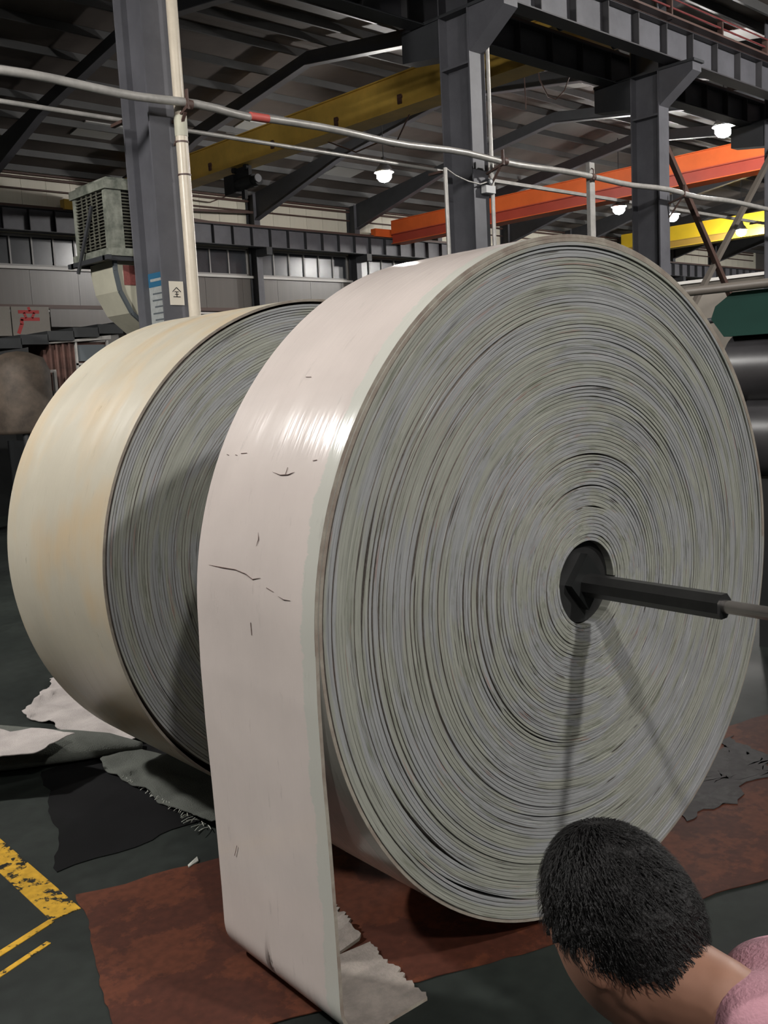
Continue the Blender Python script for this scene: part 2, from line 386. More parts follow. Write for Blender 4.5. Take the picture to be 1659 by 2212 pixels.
def ibeam(mb, x0, x1, yc, z0, z1, fw, t=.025, mi=0):
    mb.box(x0, x1, yc - fw / 2, yc + fw / 2, z0, z0 + t, mi).box(x0, x1, yc - fw / 2, yc + fw / 2, z1 - t, z1, mi)
def runway(name, yc, x0, x1, z0, z1, fw, step, phase, label, mats, cant=.0, rail=True):
    t = empty(name, (0, 0, 0), label=label, cat='beam')
    m = MB(); ibeam(m, x0, x1, yc, z0, z1, fw); m.build('flange', mats[1], t)
    MB().box(x0, x1, yc - .008, yc + .008, z0 + .02, z1 - .02).build('web', mats[0], t)
    x = x0 + phase; s0 = None
    while x < x1:
        if s0 is None:
            s0 = MB().box(-.012, .012, yc - fw / 2 + .02, yc + fw / 2 - .02, z0 + .025, z1 - .025).build('stiffener', mats[2], t, (x, 0, 0))
        else: link_copy(s0, t, (x, 0, 0))
        x += step
    if rail:
        MB().box(x0, x1, yc - .035, yc + .035, z1, z1 + .12).build('rail', 'conduit', t)
    return t
near = runway('crane_runway_beam', 10.8, -6, 52, 7.98, 8.62, .34, 1.0, 0.07, 'lit grey crane runway beam with stiffeners, top right', ('steel_paint', 'steel_stiffener', 'steel_stiffener'))
MB().tube([(-6, 10.55, 8.86), (52, 10.55, 8.86)], .022, 6).build('conductor_line', 'conductor_red', near)
MB().tube([(-6, 10.5, 9.0), (52, 10.5, 9.0)], .018, 6).build('conductor_line', 'conductor_red', near)
MB().box(-6, 52, 10.42, 10.62, 8.62, 8.66).build('walkway_strip', 'conduit', near)
for x in range(-4, 52, 2): MB().box(x, x + .04, 10.5, 10.62, 8.62, 9.02).build('bracket', 'conduit', near)
runway('crane_runway_beam', 12.25, -6, 56, 7.9, 8.5, .34, 1.0, 0.3, 'darker grey crane runway beam behind the first one', ('steel_paint', 'steel_dark', 'steel_stiffener'))
runway('crane_runway_beam', 34.4, 2, 72, 7.85, 8.66, .42, .965, .7, 'long grey runway beam with stiffeners along the back wall', ('steel_paint', 'steel_dark', 'steel_dark'))

# wall columns + rafters
W0 = None
for i, X in enumerate(WCX):
    lab = 'dark grey wall column number %s along the back wall' % ['one', 'two', 'three', 'four', 'five', 'six', 'seven', 'eight', 'nine', 'ten', 'eleven', 'twelve'][i]
    lab = {3: 'dark wall column at the back, hidden behind the air cooler', 4: 'dark wall column below the hoist, left of the wall glare', 5: 'dark wall column second right of the hoist, under the lit lamp', 6: 'dark wall column left of the orange crane end',
           7: 'dark wall column seen just right of the second row column', 8: 'dark wall column behind the top of the front roll', 9: 'dark wall column beside the small yellow crane end', 10: 'dark wall column far right under the small yellow crane', 11: 'dark wall column farthest right at the back wall',
           0: 'dark wall column outside the frame at far left', 1: 'dark wall column just outside the left edge', 2: 'dark wall column at the left edge behind the shed'}[i]
    if W0 is None:
        W0 = empty('wall_column', (X, 34.9, 0), label=lab, cat='column', group='dark columns along the back wall')
        MB().box(-.15, .15, 0, .02, 0, 10.2).build('flange', 'steel_paint', W0); MB().box(-.15, .15, .55, .57, 0, 10.2).build('flange', 'steel_dark', W0)
        MB().box(-.01, .01, .02, .55, 0, 10.2).build('web', 'steel_dark', W0)
        MB().box(-.15, .15, -.75, 0, 7.55, 7.85).build('corbel', 'steel_dark', W0)
    else:
        c = copy_tree(W0); c.location = (X, 34.9, 0); c['label'] = lab
R0 = None
rl = ['one', 'two', 'three', 'four', 'five', 'six', 'seven', 'eight', 'nine', 'ten', 'eleven', 'twelve']
for i, X in enumerate(WCX):
    lab = {3: 'dark arched roof rafter crossing above the yellow crane, nearest long one', 4: 'dark arched roof rafter rising from the hoist column', 5: 'dark arched roof rafter rising from the column under the lit lamp',
           6: 'dark arched roof rafter crossing left of the third row column', 2: 'dark roof rafter crossing the top left corner', 7: 'dark roof rafter above the orange crane girder'}.get(i, 'dark roof rafter %s of the row, counted from the left' % rl[i])
    if R0 is None:
        def prof(a, b, zc, sgn):   # a = column side, b = ridge side
            pass
        R0 = empty('roof_rafter', (X, 0, 0), label=lab, cat='rafter', group='dark arched roof rafters')
        def raf(y_col_a, y_col_b, par, side='far'):
            ym = (y_col_a + y_col_b) / 2
            low = [(y_col_a, 9.1), (y_col_a + 5.5, 10.5), (ym, 11.35), (y_col_b - 5.5, 10.5), (y_col_b, 9.1)]
            for (ya, za), (yb, zb) in zip(low[:-1], low[1:]):
                ta, tb = zroof(ya + 1e-3) - .2, zroof(yb - 1e-3) - .2
                MB().prism([(ya, za), (yb, zb), (yb, tb), (ya, ta)], 'x', -.01, .01).build('web', 'steel_dark', par)
                MB().hexa([(-.13, ya, za - .02), (.13, ya, za - .02), (.13, yb, zb - .02), (-.13, yb, zb - .02), (-.13, ya, za), (.13, ya, za), (.13, yb, zb), (-.13, yb, zb)]).build('flange', 'steel_paint', par)
        raf(11.8, 34.9, R0)
    else:
        c = copy_tree(R0); c.location = (X, 0, 0); c['label'] = lab
# near-bay rafters
RN = empty('roof_rafter', (RX[0], 0, 0), label='roof rafter of the near bay overhead, leftmost', cat='rafter', group='rafters of the near bay')
raf(-12.3, 11.1, RN)
for i, X in enumerate(RX[1:]):
    c = copy_tree(RN); c.location = (X, 0, 0); c['label'] = 'roof rafter of the near bay starting at column %s of the row' % ['two', 'three', 'four', 'five', 'six', 'seven', 'eight'][i]
# roof tie rods in the near bay (seen top right)
for (a, b), w_ in zip((((12.9, 11.0, 10.1), (18.7, 5.0, 11.0)), ((18.7, 11.0, 10.1), (24.7, 5.0, 11.0)), ((18.7, 5.0, 10.95), (24.7, 11.0, 10.1)), ((24.7, 11.0, 10.1), (30.7, 5.0, 11.0))), ('starting above the second column', 'starting above the third column', 'ending above the fourth column', 'starting above the fourth column')):
    tag(MB().tube([a, b], .03, 6).build('tie_rod', 'steel_paint'), 'thin diagonal roof tie rod ' + w_, 'rod', 'diagonal tie rods of the roof')

# cross bracing between columns three and four
for a, b, l, mt in (((18.9, 11.45, 7.05), (23.2, 11.45, 2.35), 'dark steel bracing bar falling to the right behind the front roll', 'conduit'),
                ((24.6, 11.5, 7.25), (19.6, 11.5, 2.4), 'grey steel bracing bar rising to the right behind the front roll', 'rail_grey')):
    tag(MB().bar(a, b, .11, .11).build('bracing_bar', mt), l, 'brace', 'crossed bracing bars')

# ------------------------------------------------------------------ pipes
p = empty('water_pipe', label='thick grey pipe with a red mark running past all the columns', cat='pipe')
def pipe_pts(x0, x1, y, z, n=40, sag=0.0):
    return [(x0 + (x1 - x0) * i / n, y + .015 * math.sin(i * 1.3), z + .02 * math.sin(i * .9)) for i in range(n + 1)]
MB().tube(pipe_pts(-3, 7.93, 10.78, 5.455), .052, 14).build('pipe_run', 'pipe_grey', p)
MB().tube(pipe_pts(8.22, 30, 10.78, 5.455, 50), .052, 14).build('pipe_run', 'pipe_grey', p)
MB().tube([(7.93, 10.783, 5.45), (8.22, 10.783, 5.455)], .054, 14).build('painted_mark', 'pipe_red', p)
for x in (6.98, 13.1, 15.62): MB().tube([(x - .05, 10.78, 5.455), (x + .05, 10.78, 5.455)], .068, 14).build('coupling', 'conduit', p)
q = empty('cable_tray', label='narrow pale conduit running behind the columns below the thick pipe', cat='conduit')
MB().tube([(-3, 12.1, 5.53), (13.4, 12.1, 5.53)], .032, 8).build('conduit_run', 'pipe_grey', q)
MB().box(13.4, 30, 12.06, 12.13, 5.47, 5.53).build('conduit_run', 'pipe_grey', q)
for i, X in enumerate(RX[1:5]):
    b = empty('pipe_bracket', (X, 0, 0), label='dark bracket holding the thick pipe at %s' % ['the column with notices', 'the column with the white box', 'the column before the orange crane', 'the column at the right edge'][i], cat='bracket', group='brackets that hold the thick pipe')
    MB().bar((.15, 11.1, 5.30), (.15, 10.72, 5.40), .05, .03).bar((.15, 10.74, 5.38), (.15, 10.74, 5.62), .05, .02).build('arm', 'conduit', b)
    MB().bar((.15, 11.09, 5.02), (.15, 10.80, 5.36), .04, .02).build('strut', 'conduit', b)
    MB().bar((-.1, 11.9, 5.46), (-.1, 12.2, 5.46), .06, .04).build('arm', 'conduit', b)
# downpipes
dp = empty('downpipe', (6.965, 10.95, 0), label='cream downpipe down the column with notices', cat='pipe')
MB().tube([(0, 0, 0), (0, 0, 5.1)], .078, 16).build('lower_length', 'pvc', dp)
MB().tube([(0, 0, 5.1), (0, 0, 5.35)], .083, 16).build('socket', 'duct', dp)
MB().tube([(0, 0, 5.35), (0, 0, 9.5)], .072, 16).build('upper_length', 'pvc', dp)
for z in (4.62, 5.02): MB().tube([(0, 0, z), (0, 0, z + .02)], .086, 16).build('clip', 'conduit', dp)
tag(MB().tube([(13.08, 11.03, 3.4), (13.06, 11.03, 7.5)], .035, 10).build('thin_downpipe', 'pipe_grey'), 'thin pale pipe up the right side of the column with the white box', 'pipe')
tag(MB().tube([(11.9, 11.0, 3.2), (11.88, 11.0, 5.26)], .035, 10).build('thin_post', 'pipe_grey'), 'thin grey post left of the column with the white box', 'post')
hp = empty('hanging_post', (15.68, 10.86, 0), label='short pale post joined to the thick pipe between two columns', cat='post')
MB().box(-.08, .08, -.04, .04, 3.6, 5.73).build('post', 'pipe_grey', hp)
MB().tube([(-.09, -.13, 5.4), (-.09, -.13, 5.58), (-.03, -.05, 5.62)], .012, 6).build('hook', 'conduit', hp)
# camera box on mid column with wire
cbx = empty('junction_box', (12.95, 11.02, 5.05), label='small white box with a round lens on the second column', cat='box')
MB().box(-.12, .12, -.06, .05, -.09, .03).build('case', 'camera_white', cbx)
MB().tube([(-.02, -.08, .09), (-.02, .06, .09)], .055, 14).build('lens', 'steel_dark', cbx)
MB().tube([(-.02, -.09, .09), (-.02, -.08, .09)], .03, 12).build('lens_ring', 'camera_white', cbx)
tag(MB().tube([(11.9, 10.98, 5.24), (12.1, 10.98, 5.16), (12.4, 10.98, 5.10), (12.7, 10.98, 5.08), (12.9, 10.98, 5.14)], .012, 6).build('drooping_wire', 'pipe_grey'), 'pale wire drooping from the thin post to the white box', 'wire')
# wall-side frame left of centre (tall dark bracket and braces behind downpipe)
g = empty('wall_bracket_frame', label='brown bracket frame sticking out right of the cream downpipe', cat='frame')
MB().box(7.35, 7.42, 11.9, 11.98, 3.9, 4.62).build('upright', 'conduit', g)
MB().box(7.36, 7.40, 11.72, 11.9, 4.55, 4.6).box(7.36, 7.40, 11.72, 11.9, 3.95, 4.0).build('arm', 'conduit', g)
g = empty('wall_brace', label='pair of thin braces by the back wall, left of the hoist column', cat='brace')
MB().bar((19.6, 34.95, 9.15), (25.5, 34.95, 9.4), .10, .10).build('brace', 'conduit', g)
MB().bar((19.6, 34.95, 9.1), (24.8, 34.95, 8.72), .10, .10).build('brace', 'conduit', g)

# ------------------------------------------------------------------ bridge cranes
def crane(X, y0, y1, zweb0, zweb1, wdt, label, mats, lip=.0, step=None):
    t = empty('bridge_crane', (X, 0, 0), label=label, cat='crane')
    MB().box(0, wdt, y0 + .3, y1 - .3, zweb0, zweb1).build('girder', mats[0], t)
    MB().box(-.07, wdt + .05, y0 + .35, y1 - .35, zweb1, zweb1 + .03).build('top_flange', mats[0], t)
    if step:
        MB().box(.06, wdt - .06, y0 + .3, y1 - .3, step, zweb0).build('lower_web', mats[1], t)
        MB().box(-.05, wdt, y0 + .3, y1 - .3, zweb0 - .02, zweb0 + .02).build('lip', mats[1], t)
        MB().box(-.03, wdt, y0 + .3, y1 - .3, step - .03, step).build('bottom_flange', mats[0], t)
    else:
        MB().box(-.09, wdt + .09, y0 + .3, y1 - .3, zweb0 - .03, zweb0).build('bottom_flange', mats[1], t)
    for y in (y0, y1):
        MB().box(-.9, wdt + .9, y - .16, y + .16, 8.72, 9.08).build('end_carriage', mats[0], t)
        for xx in (-.7, wdt + .7): MB().tube([(xx, y - .05, 8.80), (xx, y + .05, 8.80)], .13, 16).build('wheel', 'steel_dark', t)
    return t
yc = crane(17.5, 12.25, 34.4, 8.52, 9.3, .5, 'large mustard yellow bridge crane high at upper left', ('yellow_paint', 'yellow_paint'))
for y in (15.2, 17.6, 20.0, 22.8, 26.0):
    MB().box(-.05, 0, y - .06, y + .06, 8.62, 8.84).box(-.07, -.02, y - .1, y + .04, 8.74, 8.80).build('cable_clip', 'brown_rust', yc)
crane(32.9, 12.25, 34.4, 8.82, 9.42, .8, 'orange red bridge crane behind the third column', ('orange_paint', 'orange_dark'), step=8.42)
crane(52.3, 12.25, 34.4, 9.2, 10.0, .7, 'small bright yellow bridge crane far away at right', ('yellow_bright', 'yellow_dark'), step=8.85)
h = empty('hoist', (17.7, 24.6, 8.0), label='dark electric hoist hanging under the mustard yellow crane', cat='hoist')
MB().tube([(0, -.55, 0), (0, .5, 0)], .19, 18).build('drum', 'dark_machine', h)
MB().box(-.2, .22, .25, .75, -.25, .3).build('motor_box', 'dark_machine', h)
MB().tube([(0, -.75, -.02), (0, -.5, -.02)], .15, 18).build('motor', 'dark_machine', h)
MB().tube([(-.05, -.80, .02), (-.05, -.76, .02)], .12, 18).build('end_cap', 'lamp_shell', h)
MB().box(-.06, .06, -.35, .35, .15, .47).build('trolley_plate', 'dark_machine', h)
for y in (-.3, .3):
    MB().tube([(-.16, y, .42), (-.06, y, .42)], .09, 14).build('trolley_wheel', 'dark_machine', h)
MB().box(-.05, .05, -.08, .08, -.45, -.18).build('hook_block', 'dark_machine', h)

# ------------------------------------------------------------------ lamps
lamp0 = None
for (x, y, z, watts, lab) in LAMPS:
    if lamp0 is None:
        lamp0 = empty('high_bay_lamp', (x, y, z), label=lab, cat='lamp', group='high bay lamps')
        MB().lathe([(0.06, .40), (.10, .36), (.14, .24), (.28, .06), (.34, -.05), (.332, -.05), (.27, .05), (.13, .20), (.0, .25)], 24).build('reflector', 'lamp_shell', lamp0)
        MB().lathe([(0.0, .12), (.12, .10), (.21, .02), (.26, -.10), (.25, -.22), (.16, -.33), (0.0, -.38)], 20).build('bulb', 'lamp_glow_%d' % watts, lamp0)
        MB().tube([(0, 0, 0), (0, 0, 1)], .018, 6).build('stem', 'steel_dark', lamp0, (0, 0, .30))
        MB().tube([(0, 0, .28), (0, 0, .46)], .075, 12).build('ballast_case', 'steel_dark', lamp0)
        lo = lamp0
    else:
        lo = copy_tree(lamp0); lo.location = (x, y, z); lo['label'] = lab
    for ch in lo.children:
        if ch.name.startswith('stem'): ch.scale = (1, 1, zroof(y) + .02 - z - .30)
        if ch.name.startswith('bulb'):
            ch.data = ch.data.copy(); ch.data.materials[0] = MAT['lamp_glow_%d' % watts]

# dangling cables under the roof
for i, (pts, lab) in enumerate((
    ([(24.5, 18.9, 11.45), (24.5, 18.69, 10.6), (24.5, 18.4, 10.05), (24.5, 18.12, 9.92), (24.5, 17.8, 10.1), (24.5, 17.53, 10.6), (24.5, 17.4, 11.3)], 'looped black cable hanging under the roof right of the second column'),
    ([(24.5, 19.3, 11.45), (24.5, 19.25, 10.2), (24.5, 19.25, 9.9)], 'straight cable hanging beside the looped cable'),
    ([(18.0, 21.0, 8.5), (18.3, 20.2, 8.1), (18.4, 19.4, 8.2), (18.2, 18.6, 7.9), (18.0, 17.8, 8.5)], 'thin cable sagging below the yellow crane near the lit lamp'),
    ([(22, 35.4, 10.1), (22.8, 35.3, 9.75), (23.6, 35.3, 9.72), (24.6, 35.4, 10.1)], 'dark cable swagged along the top of the back wall'))):
    tag(MB().tube(pts, .02, 6).build('hanging_cable', 'conduit'), lab, 'cable')

# ------------------------------------------------------------------ evaporative air cooler with duct
ac = empty('air_cooler', (6.33, 11.86, 3.78), label='dirty grey evaporative air cooler with louvred sides, left of the column', cat='air cooler')
Wc, Dc, Hc = 1.05, .95, .92
MB().box(.02, Wc - .02, .02, Dc - .02, 0.03, Hc - .05).build('body', 'cooler_pad', ac)
for (x, y) in ((0, 0), (Wc - .12, 0), (0, Dc - .1), (Wc - .12, Dc - .1)):
    MB().box(x, x + (.22 if x == 0 and y == 0 else .12), y, y + .1, 0, Hc - .04).build('corner_post', 'cooler_shell', ac)
m = MB(); m.prism([(-.03, -.03), (Wc + .03, -.03), (Wc + .03, Dc + .03), (-.03, Dc + .03)], 'z', Hc - .13, Hc - .02)
m.prism([(.04, .04), (Wc - .04, .04), (Wc - .04, Dc - .04), (.04, Dc - .04)], 'z', Hc - .02, Hc + .03).build('lid', 'cooler_shell', ac)
MB().box(-.04, Wc + .04, -.04, Dc + .04, -.06, .04).build('water_tray', 'cooler_shell', ac)
for k in range(17):
    z = .07 + k * .042
    MB().hexa([(.22, -.012, z), (Wc - .12, -.012, z), (Wc - .12, .02, z + .012), (.22, .02, z + .012), (.22, -.012, z + .012), (Wc - .12, -.012, z + .012), (Wc - .12, .02, z + .024), (.22, .02, z + .024)]).build('louvre', 'cooler_louvre', ac)
    MB().hexa([(-.012, .1, z), (-.012, Dc - .1, z), (.02, Dc - .1, z + .012), (.02, .1, z + .012), (-.012, .1, z + .012), (-.012, Dc - .1, z + .012), (.02, Dc - .1, z + .024), (.02, .1, z + .024)]).build('louvre', 'cooler_louvre', ac)
for y in (.24, .38, .52, .66): MB().box(-.016, .005, y, y + .012, .06, .78).build('louvre_rib', 'cooler_louvre', ac)
MB().box(.5, .72, -.02, -.012, .44, .54).build('name_plate', 'duct', ac)
MB().bar((-.03, .35, .62), (-.12, .72, -.22), .035, .035).build('support_strut', 'steel_dark', ac)
MB().box(-.1, Wc + .1, -.02, .04, -.12, -.06).box(-.1, Wc + .1, Dc - .06, Dc, -.12, -.06).box(-.1, -.04, -.1, Dc + .1, -.12, -.06).build('bracket_frame', 'steel_dark', ac)
# duct elbow
dz = []
for (cx_, cz_, a) in ((.50, -.10, 0), (.50, -.24, 0), (.53, -.40, .25), (.62, -.56, .6), (.80, -.70, 1.0), (1.02, -.78, 1.35), (1.3, -.80, 1.5)):
    dz.append((cx_, cz_, a))
m = MB(); vs = []; hw, hd = .40, .34
for cx_, cz_, a in dz:
    nx, nz = math.cos(a), math.sin(a)
    vs += [(cx_ - nx * hw, .45 - hd, cz_ - nz * hw), (cx_ + nx * hw, .45 - hd, cz_ + nz * hw), (cx_ + nx * hw, .45 + hd, cz_ + nz * hw), (cx_ - nx * hw, .45 + hd, cz_ - nz * hw)]
fs = [(i * 4 + k, i * 4 + (k + 1) % 4, i * 4 + 4 + (k + 1) % 4, i * 4 + 4 + k) for i in range(len(dz) - 1) for k in range(4)]
m.add(vs, fs); m.build('duct_elbow', 'duct', ac)
m = MB()
for i in range(1, len(dz)):
    pass
for sy in (.45 - hd - .012,):
    pts = [(c - math.cos(a) * (hw - .0), sy, z_ - math.sin(a) * (hw - .0)) for c, z_, a in dz]
    for a_, b_ in zip(pts[:-1], pts[1:]): m.bar(a_, b_, .05, .045, up=(0, 1, 0))
m.build('duct_seam', 'duct_dark', ac)
MB().box(.22, .48, .45 - hd - .006, .45 - hd - .001, -.42, -.16).build('red_notice', 'sticker_red', ac)
MB().tube([(.75, -.03, -.02), (.98, -.06, -.02), (1.03, -.07, -.08), (1.03, -.07, -.9)], .014, 8).build('drain_hose', 'pipe_grey', ac)

# notices on the column
t = empty('notice', (6.80, 11.085, 3.17), label='white paper notice with one black character on the column', cat='notice')
MB().box(-.105, .105, 0, .003, -.15, .15).build('sheet', 'paper', t)
def strokes(par, S, mat, th, sx, sz, y=-.003, ox=0, oz=0):
    m = MB()
    for (x0, z0, x1, z1, wd) in S:
        m.bar((ox + x0 * sx, y, oz + z0 * sz), (ox + x1 * sx, y, oz + z1 * sz), .004, wd * th, up=(1, 0, 0.001) if abs(x0 - x1) < abs(z0 - z1) * .3 else (0, 0, 1))
    return m.build('lettering', mat, par)
# glyph quan: roof strokes, three bars, centre post  (unit box -1..1)
def stroke_mesh(par, S, mat, sx, sz, y, ox=0, oz=0):
    m = MB()
    for (x0, z0, x1, z1, wd) in S:
        a = Vector((ox + x0 * sx, 0, oz + z0 * sz)); b = Vector((ox + x1 * sx, 0, oz + z1 * sz)); d = (b - a).normalized(); nn = Vector((-d.z, 0, d.x)) * wd / 2
        q = [a - nn, b - nn, b + nn, a + nn]
        m.hexa([(v.x, y, v.z) for v in q] + [(v.x, y - .002, v.z) for v in q])
    return m.build('lettering', mat, par)
quan = [(0, 1, -.95, .1, .009), (0, 1, 1, .1, .012), (-.5, .12, .5, .12, .009), (-.45, -.38, .45, -.38, .009), (-.85, -.92, .85, -.92, .010), (0, .12, 0, -.92, .011)]
stroke_mesh(t, quan, 'ink', .062, .062, -.001, 0.0, .01)
t = empty('poster', (6.785, 11.50, 3.12), label='long grey poster with a blue heading on the column side', cat='poster')
MB().box(-.005, 0, -.235, .235, -.55, .18).build('sheet', 'poster_grey', t)
m = MB()
MB().box(-.008, -.004, -.235, .235, .18, .36).build('blue_heading', 'poster_blue', t)
m = MB(); m.box(-.011, -.008, -.18, .18, .25, .285)
m.build('heading_line', 'poster_grey', t)
for k in range(7): MB().box(-.007, -.005, -.18, .18 - .1 * random.random(), .08 - k * .085, .10 - k * .085).build('text_line', 'duct_dark', t)
t.location.x = 6.7865

# slogan board on the back wall
t = empty('slogan_board', (14.95, 34.82, 4.74), label='white board with a red painted character, at left edge', cat='sign')
MB().box(-.46, .95, 0, .05, -.52, .52).build('board', 'board_white', t)
MB().box(-2.2, -.50, 0, .05, -.52, .52).build('board', 'board_white', t)
MB().box(1.0, 5.0, 0, .04, -.2, .45).build('board', 'wall_low', t)
chan = [(0, 1.05, .1, .75, .10), (-.75, .68, .75, .68, .12), (-.35, .62, -.2, .2, .09), (.4, .62, .2, .2, .09), (-.62, .12, .75, .12, .12), (-.55, .12, -.55, -.3, .13), (-.55, -.25, -.85, -1.0, .13)]
stroke_mesh(t, chan, 'red_ink', .52, .46, -.002, .18, .02)

# ------------------------------------------------------------------ the conveyor belt rolls
def reel(name, loc, yaw, R, r0, wid, turns, seed, label, group, edge_mat, tread_mat, events, STEP=150, name_last=None, amp=.004, squash=None):
    rnd = random.Random(seed)
    root = empty(name, loc, yaw, label=label, cat='belt roll', group=group)
    p = (R - r0) / turns
    yoff = []; yy = 0
    for k in range(turns + 2):
        yy = yy * .55 + rnd.gauss(0, amp * .55); yoff.append(yy + .004 * math.sin(k * .33 + seed))
    gbase = [rnd.choice((.0003, .0004, .0006, .0010, .0016)) for _ in range(turns + 2)]
    def radius(th, extra=0):
        return r0 + p * th / (2 * PI)
    def mesh(th0, th1, nm, mats, cap=False):
        n = int((th1 - th0) / (2 * PI) * STEP); v = []; f = []; mi = []; 
        for i in range(n + 1):
            th = th0 + (th1 - th0) * i / n; k = min(int((th - PI) / (2 * PI)) if th >= PI else 0, turns); fr = ((th - PI) / (2 * PI)) % 1.0
            g = gbase[k] * (1 - fr) + gbase[k + 1] * fr
            ang = th % (2 * PI)
            for (ek, ea, ew, eg) in events:
                if abs(radius(th) - ek * R) < p * .5:
                    d = abs((ang - ea + PI) % (2 * PI) - PI)
                    if d < ew: g += eg * (0.5 + .5 * math.cos(PI * d / ew))
            ri = radius(th) - p; ro = radius(th) - g
            ri = max(ri, ro - .0118) if ro - ri > .02 else ri
            yo = yoff[k] * (1 - fr) + yoff[k + 1] * fr + .0016 * noise.noise((math.cos(th) * 3, math.sin(th) * 3, k * .7))
            yo += .006 * noise.noise((math.cos(th) * .8 + seed, math.sin(th) * .8, radius(th) * 4))
            c, s = math.cos(th), math.sin(th); b = .0011
            for (r_, y_) in ((ri, yo + b), (ri + b, yo), (ro - b, yo), (ro, yo + b), (ro, wid + yo), (ri, wid + yo)): v.append((r_ * c, y_, r_ * s))
        for i in range(n):
            a, d = i * 6, (i + 1) * 6
            for j in range(6):
                f.append((a + j, a + (j + 1) % 6, d + (j + 1) % 6, d + j)); mi.append(1 if j == 3 else 0)
        f.append(tuple(range(6))); mi.append(0); f.append(tuple(range(n * 6, n * 6 + 6))[::-1]); mi.append(0)
        me = bpy.data.meshes.new(nm); me.from_pydata(v, [], f)
        for mm in mats: me.materials.append(MAT[mm])
        me.polygons.foreach_set('material_index', mi); me.polygons.foreach_set('use_smooth', [True] * len(f)); me.update()
        bm = bmesh.new(); bm.from_mesh(me); bmesh.ops.recalc_face_normals(bm, faces=bm.faces)
        for e in bm.edges:
            if len(e.link_faces) == 2 and e.calc_face_angle(0) > .6: e.smooth = False
        bm.to_mesh(me); bm.free()
        o = bpy.data.objects.new(nm, me); COL.objects.link(o); o.parent = root; root['yo'] = yo; return o
    end = 2 * PI * turns
    last = end - 2 * PI
    mesh(0.0, last if name_last is None else end, 'wound_belt', [edge_mat, 'belt_inner'])
    root['p'] = p
    return root, mesh, last, end, yoff, p
# front roll: centre (2.753, 1.952, 1.174)
R1 = 1.174
ev1 = []
rnd = random.Random(5)
for _ in range(46):
    rr = .22 + .76 * rnd.random(); ev1.append((rr, rnd.random() * 2 * PI, .25 + .9 * rnd.random() ** 2, .0015 + .0045 * rnd.random() ** 2))
ev1 += [(.86, PI * .93, .30, .009), (.88, PI * 1.22, .35, .008), (.80, PI * .70, .6, .006), (.70, PI * .95, .7, .005), (.52, PI, .45, .006), (.93, PI * 1.33, .25, .009), (.975, PI * .9, .5, .005), (.74, PI * .78, .5, .006)]
T1 = 84
# the spiral ends at theta = pi (left tangent): shift so that (turns*2pi) lands there
root1, mesh1, last1, end1, yo1, p1 = reel('conveyor_belt_roll', (2.753, 1.952, R1), math.radians(-3.07), R1, .155, .64, T1, 3,
     'larger looking front roll of pale conveyor belt with a loose hanging tail', 'rolls of conveyor belt', 'belt_edge_front', 'tread_front', ev1)
mesh1(last1, end1 + PI, 'outer_wrap', ['belt_rim', 'tread_front'])
def belt_strip(root, path, y0, y1, thick, nm, mats, endf=None, ny=10):
    """path: list of (x, z); outer side is on the left of travel"""
    v = []; f = []; mi = []; n = len(path)
    cum = [0]
    for a, b in zip(path[:-1], path[1:]): cum.append(cum[-1] + math.hypot(b[0] - a[0], b[1] - a[1]))
    nor = []
    for i in range(n):
        a = path[max(i - 1, 0)]; b = path[min(i + 1, n - 1)]; dx, dz_ = b[0] - a[0], b[1] - a[1]; l = math.hypot(dx, dz_)
        nor.append((-dz_ / l, dx / l))
    def at(s):
        s = min(max(s, 0), cum[-1] + .5)
        for i in range(n - 1):
            if s <= cum[i + 1] or i == n - 2:
                t = (s - cum[i]) / (cum[i + 1] - cum[i]); a, b = path[i], path[i + 1]; t2 = min(max(t, 0), 1)
                return (a[0] + (b[0] - a[0]) * t, a[1] + (b[1] - a[1]) * t), (nor[i][0] * (1 - t2) + nor[i + 1][0] * t2, nor[i][1] * (1 - t2) + nor[i + 1][1] * t2)
    NS = 110
    for i in range(NS + 1):
        for j in range(ny + 1):
            u = j / ny; S = cum[-1] + (endf(u)[0] if endf else 0); s = S * i / NS
            (x, z), (nx, nz) = at(s)
            lift = endf(u)[1] * max(0, (s - S + .3) / .3) ** 2 if endf else 0
            y = y0 + (y1 - y0) * u
            for sd in (0, 1):
                v.append((x + nx * thick * (sd - 1), y, z + nz * thick * (sd - 1) + lift))
    W = (ny + 1) * 2
    for i in range(NS):
        for j in range(ny):
            a = i * W + j * 2
            f.append((a + 1, a + 3, a + 3 + W, a + 1 + W)); mi.append(1)
            f.append((a, a + W, a + 2 + W, a + 2)); mi.append(2)
        a = i * W; f.append((a, a + 1, a + 1 + W, a + W)); mi.append(0)
        a = i * W + ny * 2; f.append((a, a + W, a + 1 + W, a + 1)); mi.append(0)
    a = NS * W
    for j in range(ny): f.append((a + 2 * j, a + 2 * j + 1, a + 2 * j + 3, a + 2 * j + 2)); mi.append(0)
    me = bpy.data.meshes.new(nm); me.from_pydata(v, [], f)
    for mm in mats: me.materials.append(MAT[mm])
    me.polygons.foreach_set('material_index', mi); me.polygons.foreach_set('use_smooth', [True] * len(f)); me.update()
    bm = bmesh.new(); bm.from_mesh(me); bmesh.ops.recalc_face_normals(bm, faces=bm.faces)
    for e in bm.edges:
        if len(e.link_faces) == 2 and e.calc_face_angle(0) > .7: e.smooth = False
    bm.to_mesh(me); bm.free()
    o = bpy.data.objects.new(nm, me); COL.objects.link(o); o.parent = root; return o
